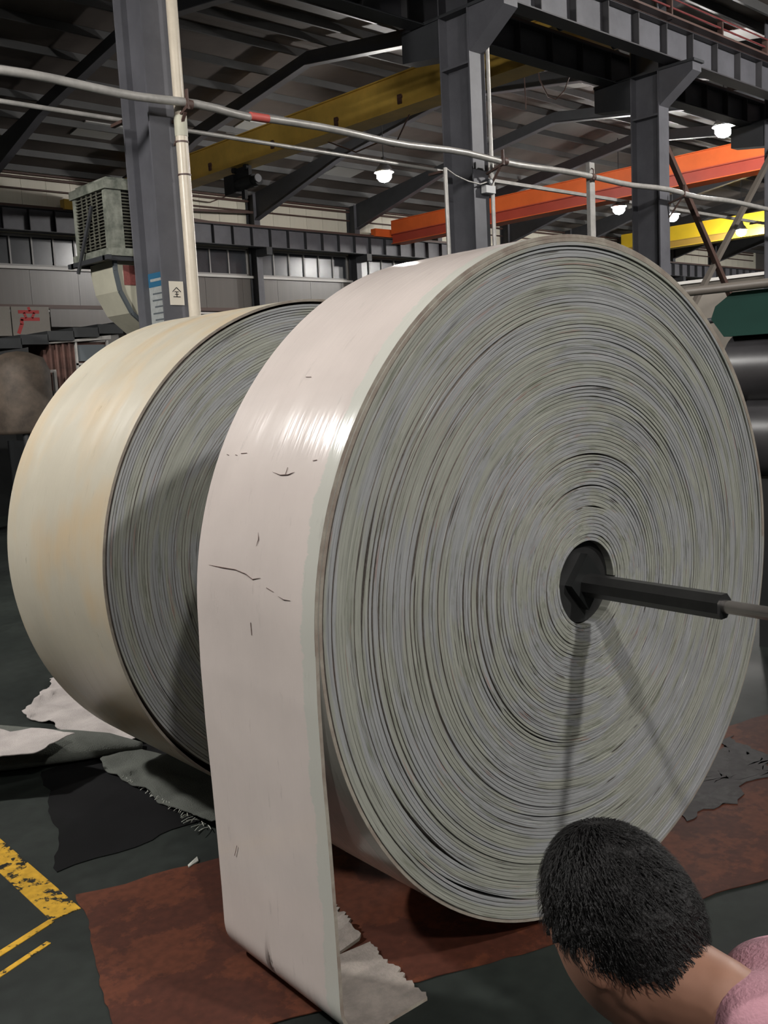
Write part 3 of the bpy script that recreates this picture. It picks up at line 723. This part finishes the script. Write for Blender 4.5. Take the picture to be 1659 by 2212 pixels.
# tail: from the left tangent down to the floor, curled under towards the roll
rl_ = R1 + p1 * .5 - .0118
path = [(-rl_, 0.0), (-rl_ - .004, -.15), (-rl_ - .002, -.35), (-rl_ + .004, -.55), (-rl_ + .008, -.75), (-rl_ + .010, -.92)]
rc = .115; cxp, czp = -rl_ + .010 + rc, -R1 + .014 + rc
for k in range(0, 9):
    a = PI + (PI / 2) * k / 8
    path.append((cxp + rc * math.cos(a), czp + rc * math.sin(a)))
path += [(cxp + .08, -R1 + .014), (cxp + .16, -R1 + .014)]
rn = random.Random(11)
jag = [rn.uniform(-.012, .012) for _ in range(61)]
def tail_end(u):
    e = .045 + .10 * u + jag[int(u * 60)]
    lift = .0
    if .55 < u < .62: e -= .19 * (1 - abs(u - .585) / .035)
    if u >= .60: lift = .035 * min(1, (u - .60) / .12); e -= .01
    elif u > .25: lift = .012 * (u - .25)
    return e, lift
belt_strip(root1, path, root1['yo'], .64 + root1['yo'], .0115, 'belt_tail', ['belt_rim', 'belt_inner', 'tread_front'], tail_end, 60)
# frayed pale cord along the torn end
# hairline cracks in the cover of the front roll (local points on the belt surface)
CRACKS = [[(-1.165, 0.563, 0.186), (-1.165, 0.478, 0.187), (-1.164, 0.403, 0.189), (-1.165, 0.344, 0.183), (-1.167, 0.305, 0.172), (-1.166, 0.264, 0.181)],
 [(-1.169, 0.229, 0.157), (-1.17, 0.193, 0.15)], [(-1.171, 0.169, 0.141), (-1.172, 0.14, 0.135), (-1.172, 0.108, 0.137)],
 [(-1.077, 0.298, 0.48), (-1.081, 0.253, 0.473), (-1.079, 0.214, 0.475), (-1.076, 0.186, 0.484)], [(-1.079, 0.228, 0.476), (-1.07, 0.227, 0.495)],
 [(-1.057, 0.584, 0.523), (-1.058, 0.571, 0.521)], [(-1.057, 0.533, 0.523), (-1.058, 0.521, 0.522)], [(-1.055, 0.503, 0.528), (-1.054, 0.47, 0.53)],
 [(-1.138, 0.302, 0.308), (-1.143, 0.294, 0.289), (-1.149, 0.302, 0.269)], [(-1.179, 0.313, 0.043), (-1.179, 0.311, 0.005)],
 [(-1.06, 0.115, 0.517), (-1.059, 0.097, 0.52)], [(-1.18, 0.304, -0.401), (-1.18, 0.274, -0.385), (-1.18, 0.217, -0.381)], [(-1.18, 0.521, -0.764), (-1.18, 0.501, -0.723)],
 [(-0.908, 0.338, 0.753), (-0.909, 0.308, 0.752)], [(-0.604, 0.794, 1.013), (-0.579, 0.77, 1.027)]]
for cr in CRACKS:
    if len(cr) == 2 and cr[0][1] > .64: continue
    pts = []
    for x, y, z in cr:
        rr = math.hypot(x, z); k_ = (R1 + p1 * .5 + .0005) / rr if z > 0 else (R1 + p1 * .5 + .0005 - .008 * min(1, -z)) / abs(x)
        pts.append((x * k_, y, z * k_ if z > 0 else z))
    wd = [.0004] + [.0017 + .0008 * random.random() for _ in pts[1:-1]] + [.0006 if len(pts) > 2 else .0012]
    if len(pts) == 2: wd = [.0014, .0012]
    wd = [w_ * .7 for w_ in wd]; m = MB(); m.tube(pts, wd, 5); m.build('crack', 'brown_rust', root1)
# core of the roll
MB().tube([(0, .03, 0), (0, .60, 0)], .146, 40).build('core_drum', 'rod_steel', root1)
m = MB()
m.prism([(-.09, 0), (0, -.10), (.09, 0), (0, .10)], 'y', -.0, .03)
m.build('hub_plate', 'black_rubber', root1)
ax = empty('axle_bar', (2.753, 1.952, R1 - .01), math.radians(-3.07), label='dark steel axle bar sticking out of the front roll centre', cat='bar')
MB().prism([(.042 * math.cos(PI / 8 + k * PI / 4), .042 * math.sin(PI / 8 + k * PI / 4)) for k in range(8)], 'y', -.52, .03).build('square_bar', 'rod_steel', ax)
MB().tube([(0, -1.15, 0), (0, -.52, 0)], .021, 18).build('round_shaft', 'shaft_steel', ax)

# rear roll
R2 = 1.146
ev2 = []
for _ in range(30):
    rr = .3 + .68 * rnd.random(); ev2.append((rr, rnd.random() * 2 * PI, .25 + .9 * rnd.random() ** 2, .001 + .003 * rnd.random() ** 2))
root2, mesh2, last2, end2, yo2, p2 = reel('conveyor_belt_roll', (2.871, 3.497, R2), math.radians(-1.41), R2 - .012, .155, 1.0, 84, 8,
     'rear roll of cream conveyor belt standing behind the front roll', 'rolls of conveyor belt', 'belt_edge_rear', 'tread_rear', ev2, name_last=1)
def wrap2():
    v = []; f = []; mi = []; n = 200
    for i in range(n + 1):
        th = PI * .3 + 2 * PI * i / n
        ang = th % (2 * PI)
        d = abs((ang - PI * 1.30 + PI) % (2 * PI) - PI); off = .022 * max(0, 1 - d / .75) ** 1.2
        ri = R2 - .012 + off + .0005; ro = ri + .0115
        c, s = math.cos(th), math.sin(th); b = .0012
        yb = -.004
        for (r_, y_) in ((ri, yb + b), (ri + b, yb), (ro - b, yb), (ro, yb + b), (ro, 1.0), (ri, 1.0)): v.append((r_ * c, y_, r_ * s))
    # y subdivision of the outer tread is not needed: it is straight
    for i in range(n):
        a, d = i * 6, (i + 1) * 6
        for j in range(6): f.append((a + j, a + (j + 1) % 6, d + (j + 1) % 6, d + j)); mi.append(1 if j == 3 else 0)
    me = bpy.data.meshes.new('outer_wrap'); me.from_pydata(v, [], f)
    for mm in ('belt_rim', 'tread_rear'): me.materials.append(MAT[mm])
    me.polygons.foreach_set('material_index', mi); me.polygons.foreach_set('use_smooth', [True] * len(f)); me.update()
    bm = bmesh.new(); bm.from_mesh(me); bmesh.ops.recalc_face_normals(bm, faces=bm.faces)
    for e in bm.edges:
        if len(e.link_faces) == 2 and e.calc_face_angle(0) > .6: e.smooth = False
    bm.to_mesh(me); bm.free()
    o = bpy.data.objects.new('outer_wrap', me); COL.objects.link(o); o.parent = root2
wrap2()
MB().tube([(0, .04, 0), (0, .95, 0)], .146, 32).build('core_drum', 'rod_steel', root2)
for r_ in (root1, root2):
    del r_['p'], r_['yo']

# ------------------------------------------------------------------ mats, cloths, floor marks
def sheet(name, corners, mat, z=.006, n=30, amp=.0, sc_=3.0, edge=.02, thick=.004, seed=0, hump=None):
    """corners: 4 floor points in order; bilinear patch with a wandering outline and folds"""
    A, B, C, D = [Vector((c[0], c[1], 0)) for c in corners]; v = []; f = []
    for i in range(n + 1):
        for j in range(n + 1):
            u, t = i / n, j / n
            P = (A * (1 - u) + B * u) * (1 - t) + (D * (1 - u) + C * u) * t
            e = nvec(P.x * 5 + seed, P.y * 5, seed + .2) * edge * 1.3 + nvec(P.x * 22 + seed, P.y * 22, seed + .2) * edge * .4
            zz = z + amp * max(0, (noise.noise((P.x * sc_ + seed, P.y * sc_, 0)) + .25)) + (hump(u, t) if hump else 0)
            v.append((P.x + e.x, P.y + e.y, zz))
    N_ = n + 1; off = N_ * N_
    v += [(x, y, max(.0005, zz - thick)) for x, y, zz in v]
    for i in range(n):
        for j in range(n):
            a = i * N_ + j; f.append((a, a + N_, a + N_ + 1, a + 1)); f.append((a + off, a + 1 + off, a + N_ + 1 + off, a + N_ + off))
    for k in range(n):
        for a, b in ((k, k + 1), (n * N_ + k, n * N_ + k + 1), (k * N_, (k + 1) * N_), (k * N_ + n, (k + 1) * N_ + n)): f.append((a, b, b + off, a + off))
    me = bpy.data.meshes.new(name); me.from_pydata(v, [], f); me.materials.append(MAT[mat])
    me.polygons.foreach_set('use_smooth', [True] * len(f)); me.update()
    bm = bmesh.new(); bm.from_mesh(me); bmesh.ops.recalc_face_normals(bm, faces=bm.faces)
    for e in bm.edges:
        if len(e.link_faces) == 2 and e.calc_face_angle(0) > 1: e.smooth = False
    bm.to_mesh(me); bm.free()
    o = bpy.data.objects.new(name, me); COL.objects.link(o); return o
tag(sheet('floor_mat', ((1.46, 3.43), (1.11, 2.42), (3.40, 1.50), (4.98, 2.30)), 'mat_red', .005, 40, edge=.02, thick=.003), 'worn red brown mat on the floor under the front roll', 'mat')
tag(sheet('floor_mat', ((3.75, 2.35), (3.55, 2.02), (4.25, 1.95), (4.55, 2.3)), 'mat_grey', .0085, 20, edge=.09, thick=.003, seed=3), 'dark grey torn patch lying on the red mat at right', 'mat patch')
tag(sheet('floor_mat', ((4.35, 1.85), (4.1, 1.62), (5.2, 1.3), (5.6, 1.75)), 'mat_red', .007, 20, edge=.04, thick=.003, seed=5, amp=.03), 'red brown mat scrap folded at the right edge of the floor', 'mat')
tag(sheet('floor_mat', ((1.90, 4.75), (1.50, 3.66), (3.3, 3.5), (4.3, 4.6)), 'floor_shadow', .004, 24, edge=.03, thick=.002, seed=8), 'black sheet painted in as the shadow on the floor under the rear roll', 'mat')  # thin dark sheet added to stand in for the rolls' deep floor shadow
tag(sheet('tarpaulin', ((2.84, 6.45), (2.22, 5.7), (2.22, 4.72), (3.1, 4.7)), 'cloth_white', .012, 36, amp=.05, sc_=5, edge=.05, seed=1), 'crumpled white woven sheet sticking out under the rear roll', 'tarpaulin')
tc_ = sheet('tarpaulin', ((2.26, 4.85), (2.12, 4.45), (2.12, 3.50), (2.75, 3.62)), 'cloth_grey', .014, 36, amp=.04, sc_=6, edge=.03, seed=2)
tag(tc_, 'grey green cloth with a frayed edge under the rear roll', 'tarpaulin')
m = MB(); rn = random.Random(4)
for k in range(46):
    t_ = k / 45; a = Vector((2.15, 4.35, .008)).lerp(Vector((2.12, 3.52, .010)), t_); ln = .02 + .07 * max(0, t_ - .55) * rn.uniform(.6, 1.6) + .015 * rn.random()
    dr = Vector((-.8 + rn.uniform(-.5, .5), -.5 + rn.uniform(-.5, .5), .12)).normalized()
    m.tube([a, a + dr * ln * .6 + Vector((0, 0, .004)), a + dr * ln * 1.3], .0018, 4)
fr_ = m.build('frayed_threads', 'fringe', tc_); fr_['kind'] = 'stuff'
# rolled sack at left
def lump(name, pts, rad, flat, mats, lab, cat, seed=0):
    v = []; f = []; n = 20; P = [Vector(p) for p in pts]; K = 30
    for i in range(K + 1):
        t = i / K * (len(P) - 1); k = min(int(t), len(P) - 2); c = P[k].lerp(P[k + 1], t - k)
        r = rad[k] * (1 - (t - k)) + rad[k + 1] * (t - k); d = (P[k + 1] - P[k]).normalized(); s_ = Vector((-d.y, d.x, 0))
        for j in range(n):
            a = 2 * PI * j / n; rr = r * (1 + .16 * noise.noise((c.x * 4 + math.cos(a), c.y * 4 + math.sin(a), seed)))
            v.append(c + s_ * rr * math.cos(a) + Vector((0, 0, 1)) * (rr * flat * math.sin(a) + r * flat * 1.0 + .003))
    for i in range(K):
        for j in range(n): f.append((i * n + j, i * n + (j + 1) % n, (i + 1) * n + (j + 1) % n, (i + 1) * n + j))
    f.append(tuple(range(n))); f.append(tuple(range(K * n, K * n + n)))
    mb = MB(); mb.add(v, f, 0, True); o = mb.build(name, mats); tag(o, lab, cat); return o
sk = lump('rolled_sheet', [(2.40, 4.62, 0), (2.25, 4.72, 0), (2.0, 4.86, 0), (1.7, 5.05, 0), (1.3, 5.3, 0)], [.04, .12, .18, .25, .27], .42, 'cloth_grey', 'rolled grey green sheet at the left edge, beside the rear roll', 'tarpaulin')
o = sheet('tarpaulin', ((2.05, 4.62), (1.78, 4.50), (1.25, 4.85), (1.60, 5.20)), 'cloth_white', .20, 20, amp=.02, sc_=7, edge=.03, seed=9); tag(o, 'pale sheet lying on top of the rolled grey sheet', 'tarpaulin')
for vtx in o.data.vertices:   # drape over the roll
    pass
# paint marks
def strip(pts, wd, name, lab):
    m = MB()
    for a, b in zip(pts[:-1], pts[1:]): m.bar((*a, .001), (*b, .001), wd, .003)
    return tag(m.build(name, 'floor_yellow'), lab, 'floor marking', 'yellow floor paint')
strip([(1.40, 4.7), (1.365, 3.33)], .115, 'floor_line', 'worn yellow floor line running away at the left edge')
strip([(0.3, 3.02), (1.31, 3.33)], .030, 'floor_line', 'thin yellow floor line crossing at the left edge, farther one')
strip([(0.3, 2.90), (1.24, 3.20)], .022, 'floor_line', 'thin yellow floor line crossing at the left edge, nearer one')
# small litter
for x, y, r_ in ((1.86, 3.28, .2), (1.79, 5.9, 1.0)):
    tag(MB().hexa([(x, y, .001), (x + .06, y + .02, .001), (x + .07, y + .045, .001), (x + .01, y + .02, .001), (x, y, .01), (x + .06, y + .02, .006), (x + .07, y + .045, .012), (x + .01, y + .02, .008)]).build('paper_scrap', 'fringe'),
        'small pale paper scrap on the dark floor ' + ('left of the hanging belt' if r_ < .5 else 'at the left edge'), 'scrap')

# ------------------------------------------------------------------ machine at the right
mc = empty('rolling_machine', (6.0, 0, 0), label='dark machine with grey drums and a green hood at right', cat='machine')
MB().prism([(3.16, 2.08), (3.25, 2.20), (3.22, 2.28), (3.10, 2.36), (0.8, 2.36), (0.8, 2.08)], 'x', .02, .7).build('hood', 'green_paint', mc)
MB().tube([(.22, 3.16, 1.86), (.22, .8, 1.86)], .235, 40).build('upper_drum', 'drum_grey', mc)
MB().tube([(.22, 3.04, 1.42), (.22, .8, 1.42)], .27, 40).build('lower_drum', 'drum_grey', mc)
MB().box(.15, .9, .8, 2.98, .0, 1.18).build('base', 'black_rubber', mc)
MB().box(.5, .9, .8, 3.2, 0.9, 2.1).build('frame', 'dark_machine', mc)
MB().tube([(-.02, 3.40, 2.39), (-.02, .8, 2.39)], .03, 12).build('hand_rail', 'rail_grey', mc)
MB().tube([(.3, 3.45, 2.20), (.3, 3.1, 2.24)], .02, 8).build('pipe_stub', 'steel_dark', mc)
# white cabin in the far bay
cb_ = empty('site_cabin', (30.0, 0, 0), label='long white cabin with a small vent behind the crossed bars', cat='cabin')
MB().box(0, 3, 10, 17.4, 0, 4.62).build('body', 'board_white', cb_)
MB().box(-.06, 3.06, 9.95, 17.5, 4.62, 4.72).build('roof_edge', 'ledge', cb_)
MB().box(-.02, 0, 14.2, 14.95, 4.05, 4.4).build('vent', 'poster_grey', cb_)
for k in range(4): MB().box(-.05, -.02, 14.2, 14.95, 4.08 + k * .08, 4.12 + k * .08).build('vent_slat', 'steel_paint', cb_)

# ------------------------------------------------------------------ background at left
s = empty('shed', (5.2, 13.9, 0), label='dark shed with a sloping jagged roof at left edge', cat='shed')
for k in range(8):
    x0 = -.6 + k * .40; MB().box(x0, x0 + .41, -.2, 2.2, 2.54 + k * .05, 2.68 + k * .05).build('roof_sheet', 'dark_machine', s)
MB().box(-.4, -.3, 0, .1, 0, 2.56).build('post', 'dark_machine', s); MB().box(2.5, 2.6, 0, .1, 0, 2.86).build('post', 'dark_machine', s)
MB().box(-1.2, 3.4, 2.22, 2.3, 0, 2.5).build('back_wall', 'black_rubber', s)
MB().box(1.0, 2.5, .0, .1, 2.4, 2.62).build('rust_panel', 'brown_rust', s)
t = empty('slatted_crate', (6.22, 13.8, 2.02), label='brown slatted crate with a pale frame on the dark machine at left', cat='crate')
MB().box(.02, .95, .02, .7, .02, .70).build('box', 'brown_rust', t)
for k in range(4): MB().box(.02 + k * .1, .05 + k * .1, -.02, .02, .0, .70).build('slat', 'brown_rust', t)
MB().box(.42, .45, -.04, 0, -.1, .72).build('post', 'pipe_grey', t); MB().box(.93, .96, -.04, 0, -.1, .72).build('post', 'pipe_grey', t)
MB().hexa([(0, -.06, .68), (1.0, -.06, .74), (1.0, .7, .74), (0, .7, .68), (0, -.06, .70), (1.0, -.06, .80), (1.0, .7, .80), (0, .7, .70)]).build('lid', 'pipe_grey', t)
MB().box(.42, .96, -.04, -.02, .36, .39).build('rail', 'pipe_grey', t)
MB().box(.47, .92, -.01, .02, .42, .66).build('panel', 'duct_dark', t)
t = empty('press_machine', (5.9, 13.6, 0), label='black machine bench carrying the slatted crate at left', cat='machine')
MB().box(0, 2.2, .1, 1.2, 0, 1.3).build('base', 'dark_machine', t); MB().box(.1, 2.0, .2, 1.1, 1.3, 2.0).build('upper_body', 'black_rubber', t)
MB().bar((-.1, .05, 1.42), (.9, .05, 1.52), .06, .05).build('rail', 'steel_paint', t)
MB().box(.3, .34, 0, .06, 1.5, 2.3).bar((.0, .03, 2.3), (.34, .03, 2.3), .04, .04).build('pale_frame', 'pipe_grey', t)
MB().tube([(.35, .0, 0.75), (.35, .3, 0.75)], .35, 20).build('wheel', 'black_rubber', t)
t = empty('storage_tank', (5.55, 13.3, 0), label='round brown stained tank at the left edge', cat='tank')
MB().lathe([(0, 1.45), (.40, 1.45), (.42, 1.5), (.42, 2.3), (.34, 2.48), (.15, 2.56), (0, 2.58)], 28).build('shell', 'brown_tank', t)
MB().tube([(-.1, -.3, 0), (-.1, -.3, 1.5)], .05, 8).build('leg', 'dark_machine', t); MB().tube([(.25, .2, 0), (.25, .2, 1.5)], .05, 8).build('leg', 'dark_machine', t)
t = empty('cardboard_box', (6.1, 12.2, 0), label='small pale box on the floor at the left edge', cat='box')
MB().box(-.35, .02, 0, .3, .3, .62).build('carton', 'board_white', t); MB().box(-.4, .1, -.05, .4, 0, .3).build('pallet', 'dark_machine', t)
tag(MB().box(9.5, 14.5, 24, 27, 0, 3.2).box(10, 14, 23.8, 24, .8, 2.4).build('storage_cabinet', 'dark_machine'), 'large dark cabinet standing far behind the shed at left', 'cabinet')

# ------------------------------------------------------------------ the person in the foreground
RV = Vector((CR.x, CR.y, 0)).normalized(); FV = Vector((CF.x, CF.y, 0)).normalized(); UP = Vector((0, 0, 1))
HC = Vector((.885, .588, 1.265))                      # head centre
face_dir = (-RV * .50 + FV * .66 - UP * .56).normalized()    # looking left and down
head_up = (UP - face_dir * UP.dot(face_dir)).normalized()
side = head_up.cross(face_dir).normalized()           # person's left
pers = empty('person', (HC + RV * .32 - FV * .35).to_tuple()[:2] + (0,), label='person with short black hair and pink shirt stooping in the foreground', cat='person')
base = Vector(pers.location)
def local(p): return Vector(p) - base
neck = HC - head_up * .105 - face_dir * .06 + RV * .02 + UP * .0
chest = neck + RV * .13 - UP * .045 - FV * .11
waist = chest + RV * .13 - UP * .16 - FV * .17
pelv = waist + RV * .03 - UP * .14 - FV * .07
hips = {}
sh = {}
def flesh(nodes, edges, bmx):
    """closed tapered limbs with round joints, to be fused by a voxel remesh"""
    for p_, r in nodes:
        bmesh.ops.create_icosphere(bmx, subdivisions=3, radius=r, matrix=Matrix.Translation(local(p_)))
    for a, b in edges:
        A, B = local(nodes[a][0]), local(nodes[b][0]); d = B - A
        if d.length < 1e-4: continue
        mx = Matrix.Translation((A + B) / 2) @ d.to_track_quat('Z', 'Y').to_matrix().to_4x4()
        bmesh.ops.create_cone(bmx, cap_ends=True, segments=20, radius1=nodes[a][1], radius2=nodes[b][1], depth=d.length, matrix=mx)
def skin(name, nodes, edges, root, parent, mat, voxel=.009, smooth=6, wrinkle=0.0):
    bmx = bmesh.new(); flesh(nodes, edges, bmx)
    me = bpy.data.meshes.new(name); bmx.to_mesh(me); bmx.free()
    o = bpy.data.objects.new(name, me); COL.objects.link(o); o.parent = parent
    rm = o.modifiers.new('r', 'REMESH'); rm.mode = 'VOXEL'; rm.voxel_size = voxel; rm.use_smooth_shade = True
    sm = o.modifiers.new('sm', 'SMOOTH'); sm.iterations = smooth; sm.factor = .6
    bake(o)
    if wrinkle:
        for v in o.data.vertices: v.co += v.normal * wrinkle * noise.noise((v.co.x * 13, v.co.y * 13, v.co.z * 22))
    o.data.materials.clear(); o.data.materials.append(MAT[mat]); return o
def bake(o):
    dg = bpy.context.evaluated_depsgraph_get(); dg.update()
    e = o.evaluated_get(dg); me = bpy.data.meshes.new_from_object(e)
    o.modifiers.clear(); o.data = me
    return o
LX = side        # towards the person's left
nodes = [(pelv, .11)]; edges = []
def addn(p, r, frm):
    nodes.append((p, r)); edges.append((frm, len(nodes) - 1)); return len(nodes) - 1
i_w = addn(waist, .10, 0); i_c = addn(chest, .105, i_w); i_n0 = addn(neck + (chest - neck) * .35, .050, i_c); i_n = addn(neck + head_up * .02, .046, i_n0); i_h = addn(HC - head_up * .04, .06, i_n)
cloth_arms = []; legs_p = []
hands = []
BL = FV if LX.dot(FV) > 0 else -FV      # body's lateral axis
for s_ in (-1, 1):
    shp = chest + BL * s_ * .155 - RV * .05 + UP * .02; elb = shp - UP * .26 + BL * s_ * .06 - RV * .04; wr = elb - UP * .17 - RV * .16 - BL * s_ * .03
    a = addn(shp, .055, i_c); b = addn(elb, .040, a); c = addn(wr, .026, b); hnd = wr + (wr - elb).normalized() * .07; d = addn(hnd, .034, c)
    cloth_arms.append((shp, elb, wr)); dirw = (wr - elb).normalized(); lat = dirw.cross(UP).normalized(); pn = lat.cross(dirw).normalized()
    for k, (fo, ln) in enumerate(((-.033, .070), (-.011, .080), (.011, .076), (.033, .060))):
        f0 = hnd + lat * fo + dirw * .015; f1 = f0 + dirw * ln * .5 + pn * -.008; f2 = f0 + dirw * ln * .85 - pn * .03
        x = addn(f0, .0098, d); y = addn(f1, .0092, x); addn(f2, .0080, y)
    t0 = hnd - lat * .035 * s_ - dirw * .03; t1 = t0 - lat * .03 * s_ + dirw * .03; x = addn(t0, .012, d); addn(t1, .010, x)
    hip = pelv + BL * s_ * .09 - UP * .05; kn = hip - UP * (pelv.z * .47) - RV * .07; an = Vector((kn.x, kn.y, .09)) + RV * .09; toe = an - RV * .14 - UP * .045
    a = addn(hip, .085, 0); b = addn(kn, .058, a); c = addn(an, .038, b); addn(toe, .032, c)
    legs_p.append((hip, kn, an, toe))
bmh = bmesh.new(); flesh(nodes, edges, bmh)
body = bpy.data.objects.new('body', bpy.data.meshes.new('body')); COL.objects.link(body); body.parent = pers
# head sculpted from a sphere, joined and remeshed into the body
def head_pts(nu=48, nv=36, grow=0.0, cut=None):
    v = []; f = []
    for i in range(nv + 1):
        ph = PI * i / nv
        for j in range(nu):
            th = 2 * PI * j / nu
            x = math.sin(ph) * math.cos(th); y = math.sin(ph) * math.sin(th); z = math.cos(ph)   # x = face, y = left, z = up
            X, Y, Z = x * .092, y * .073, z * .110
            if z < 0 and x > -.2: X += .012 * -z; Y *= (1 - .30 * z * z); Z *= 1.06           # jaw
            if z < -.1 and x < 0: X *= 1 - .35 * abs(z)                                    # nape
            fy = abs(y)
            if x > .75:
                X += .022 * math.exp(-((y / .16) ** 2) - ((z + .18) / .20) ** 2)            # nose
                X -= .010 * math.exp(-(((fy - .36) / .16) ** 2) - ((z - .02) / .14) ** 2)  # eye sockets
                X += .006 * math.exp(-((z - .22) / .12) ** 2)                              # brow
                X += .007 * math.exp(-((y / .26) ** 2) - ((z + .52) / .10) ** 2)           # lips
            if grow: X, Y, Z = X * (1 + grow), Y * (1 + grow), Z * (1 + grow)
            v.append((X, Y, Z))
    for i in range(nv):
        for j in range(nu): f.append((i * nu + j, i * nu + (j + 1) % nu, (i + 1) * nu + (j + 1) % nu, (i + 1) * nu + j))
    return v, f
def H(p): return local(HC + face_dir * p[0] + side * p[1] + head_up * p[2])
hv, hf = head_pts()
vv = [bmh.verts.new(H(p)) for p in hv]
for f_ in hf:
    try: bmh.faces.new([vv[k] for k in f_])
    except ValueError: pass
for s_ in (-1, 1):   # ears
    mx = Matrix.Translation(H((-.008, s_ * .074, -.012))) @ Matrix((face_dir, side, head_up)).transposed().to_4x4() @ Matrix.Rotation(.25 * s_, 4, 'Z') @ Matrix.Diagonal((.016, .007, .026, 1))
    bmesh.ops.create_icosphere(bmh, subdivisions=3, radius=1, matrix=mx)
bmesh.ops.recalc_face_normals(bmh, faces=bmh.faces); bmh.to_mesh(body.data); bmh.free()
rm = body.modifiers.new('r', 'REMESH'); rm.mode = 'VOXEL'; rm.voxel_size = .0048; rm.use_smooth_shade = True
smo = body.modifiers.new('sm', 'SMOOTH'); smo.iterations = 2; smo.factor = .5
bake(body)
body.data.materials.clear(); body.data.materials.append(MAT['skin'])
for s_ in (-1, 1):
    e = MB(); e.lathe([(0, .012), (.006, .010), (.0105, .005), (.012, 0), (.0105, -.005), (.006, -.010), (0, -.012)], 16); eo = e.build('eye', 'eye_white', pers); eo.location = H((.069, s_ * .029, .002))
    e = MB(); e.lathe([(0, .0), (.004, -.001), (.0055, -.003)], 12); io = e.build('iris', 'ink', eo); io.rotation_euler = face_dir.to_track_quat('Z', 'Y').to_euler(); io.location = face_dir * .0125
    MB().tube([H((.089, s_ * .014, .026)), H((.085, s_ * .030, .031)), H((.074, s_ * .045, .026))], .0035, 6).build('eyebrow', 'hair', pers)
MB().tube([H((.086, -.022, -.060)), H((.092, -.008, -.058)), H((.092, .008, -.058)), H((.086, .022, -.060))], [.002, .005, .005, .002], 8).build('lips', 'lip', pers)
# hair: cap over skull + short strands
hv, hf = head_pts(64, 48, .085)
keep = []
def hairy(x, y, z):
    x, y, z = x / .106, y / .086, z / .128
    lim = .55 if z > .35 else (.55 - (.35 - z) * 1.5)
    return (x < lim and z > -.92) and not (z < -.40 and x > .22) and not (z < -.7 and x > -.1)
m = MB(); fl = [f_ for f_ in hf if hairy(*[sum(hv[k][a] for k in f_) / 4 for a in range(3)])]
mv = [H((p[0] * 1.0 + .010 * noise.noise((p[0] * 60, p[1] * 60, p[2] * 60)), p[1] + .008 * noise.noise((p[1] * 60, p[2] * 60, 3)), p[2] * 1.0 + (.004 if p[2] > 0 else 0))) for p in hv]
m.add(mv, fl, 0, True); hair = m.build('hair', 'hair', pers)
m = MB(); rn = random.Random(2); crown = Vector((-.035, .0, .128))
cand = [f_ for f_ in fl]
for _ in range(9000):
    f_ = rn.choice(cand); a, b_, c_ = rn.random(), rn.random(), 0
    P = (Vector(hv[f_[0]]) * (1 - a) + Vector(hv[f_[1]]) * a) * (1 - b_) + (Vector(hv[f_[3]]) * (1 - a) + Vector(hv[f_[2]]) * a) * b_
    if P.z > 0: P.z += .004
    nrm = Vector((P.x / .0112, P.y / .0074, P.z / .0164)).normalized()
    away = (P - crown); away = (away - nrm * away.dot(nrm)).normalized(); sw = nrm.cross(away)
    d = (away * .85 + nrm * .30 + sw * (.35 + rn.uniform(-.35, .35))).normalized(); ln = rn.uniform(.012, .024)
    wv = d.cross(nrm).normalized() * rn.uniform(.0005, .0010)
    p1_ = P + d * ln * .55; p2_ = P + d * ln - nrm * .004
    m.add([H(P - wv - nrm * .003), H(P + wv - nrm * .003), H(p1_ + wv * .7), H(p1_ - wv * .7), H(p2_)], [(0, 1, 2, 3), (3, 2, 4)], 0, True)
st = m.build('hair_strands', 'hair', pers); st['kind'] = 'stuff'
# shirt, trousers, shoes
n2 = [(pelv + UP * .02, .150), (waist, .135), (chest, .135), (neck + (chest - neck) * .22, .066)]; e2 = [(0, 1), (1, 2), (2, 3)]
for s_ in (-1, 1):
    n2 += [(pelv + UP * .02 + BL * s_ * .05, .135), (waist + BL * s_ * .04, .125), (chest + BL * s_ * .08, .118)]; k = len(n2); e2 += [(k - 3, k - 2), (k - 2, k - 1), (k - 1, 3)]
for (shp, elb, wr) in cloth_arms:
    n2 += [(shp, .078), (shp.lerp(elb, .62), .066)]; k = len(n2); e2 += [(2, k - 2), (k - 2, k - 1)]
skin('shirt', n2, e2, 0, pers, 'shirt_pink', wrinkle=.010)
MB().tube([local(neck + (chest - neck) * .16 + (RV * math.cos(a) * .62 + BL * math.sin(a) * .9 - UP * -.35 * math.cos(a)) * .066) for a in [2 * PI * k / 20 for k in range(21)]], .010, 8, caps=False).build('collar', 'shirt_pink', pers)
n3 = [(pelv - UP * .05, .135)]; e3 = []
for (hip, kn, an, toe) in legs_p:
    n3 += [(hip, .102), (kn, .075), (an + UP * .03, .058)]; k = len(n3); e3 += [(0, k - 3), (k - 3, k - 2), (k - 2, k - 1)]
skin('trousers', n3, e3, 0, pers, 'trousers', wrinkle=.008)
for (hip, kn, an, toe) in legs_p:
    a = Vector((an.x, an.y, .052)) + RV * .03; b = Vector((an.x, an.y, .045)) - RV * .10; c = Vector((an.x, an.y, .038)) - RV * .17
    skin('shoe', [(a, .050), (b, .044), (c, .037)], [(0, 1), (1, 2)], 0, pers, 'shoe')
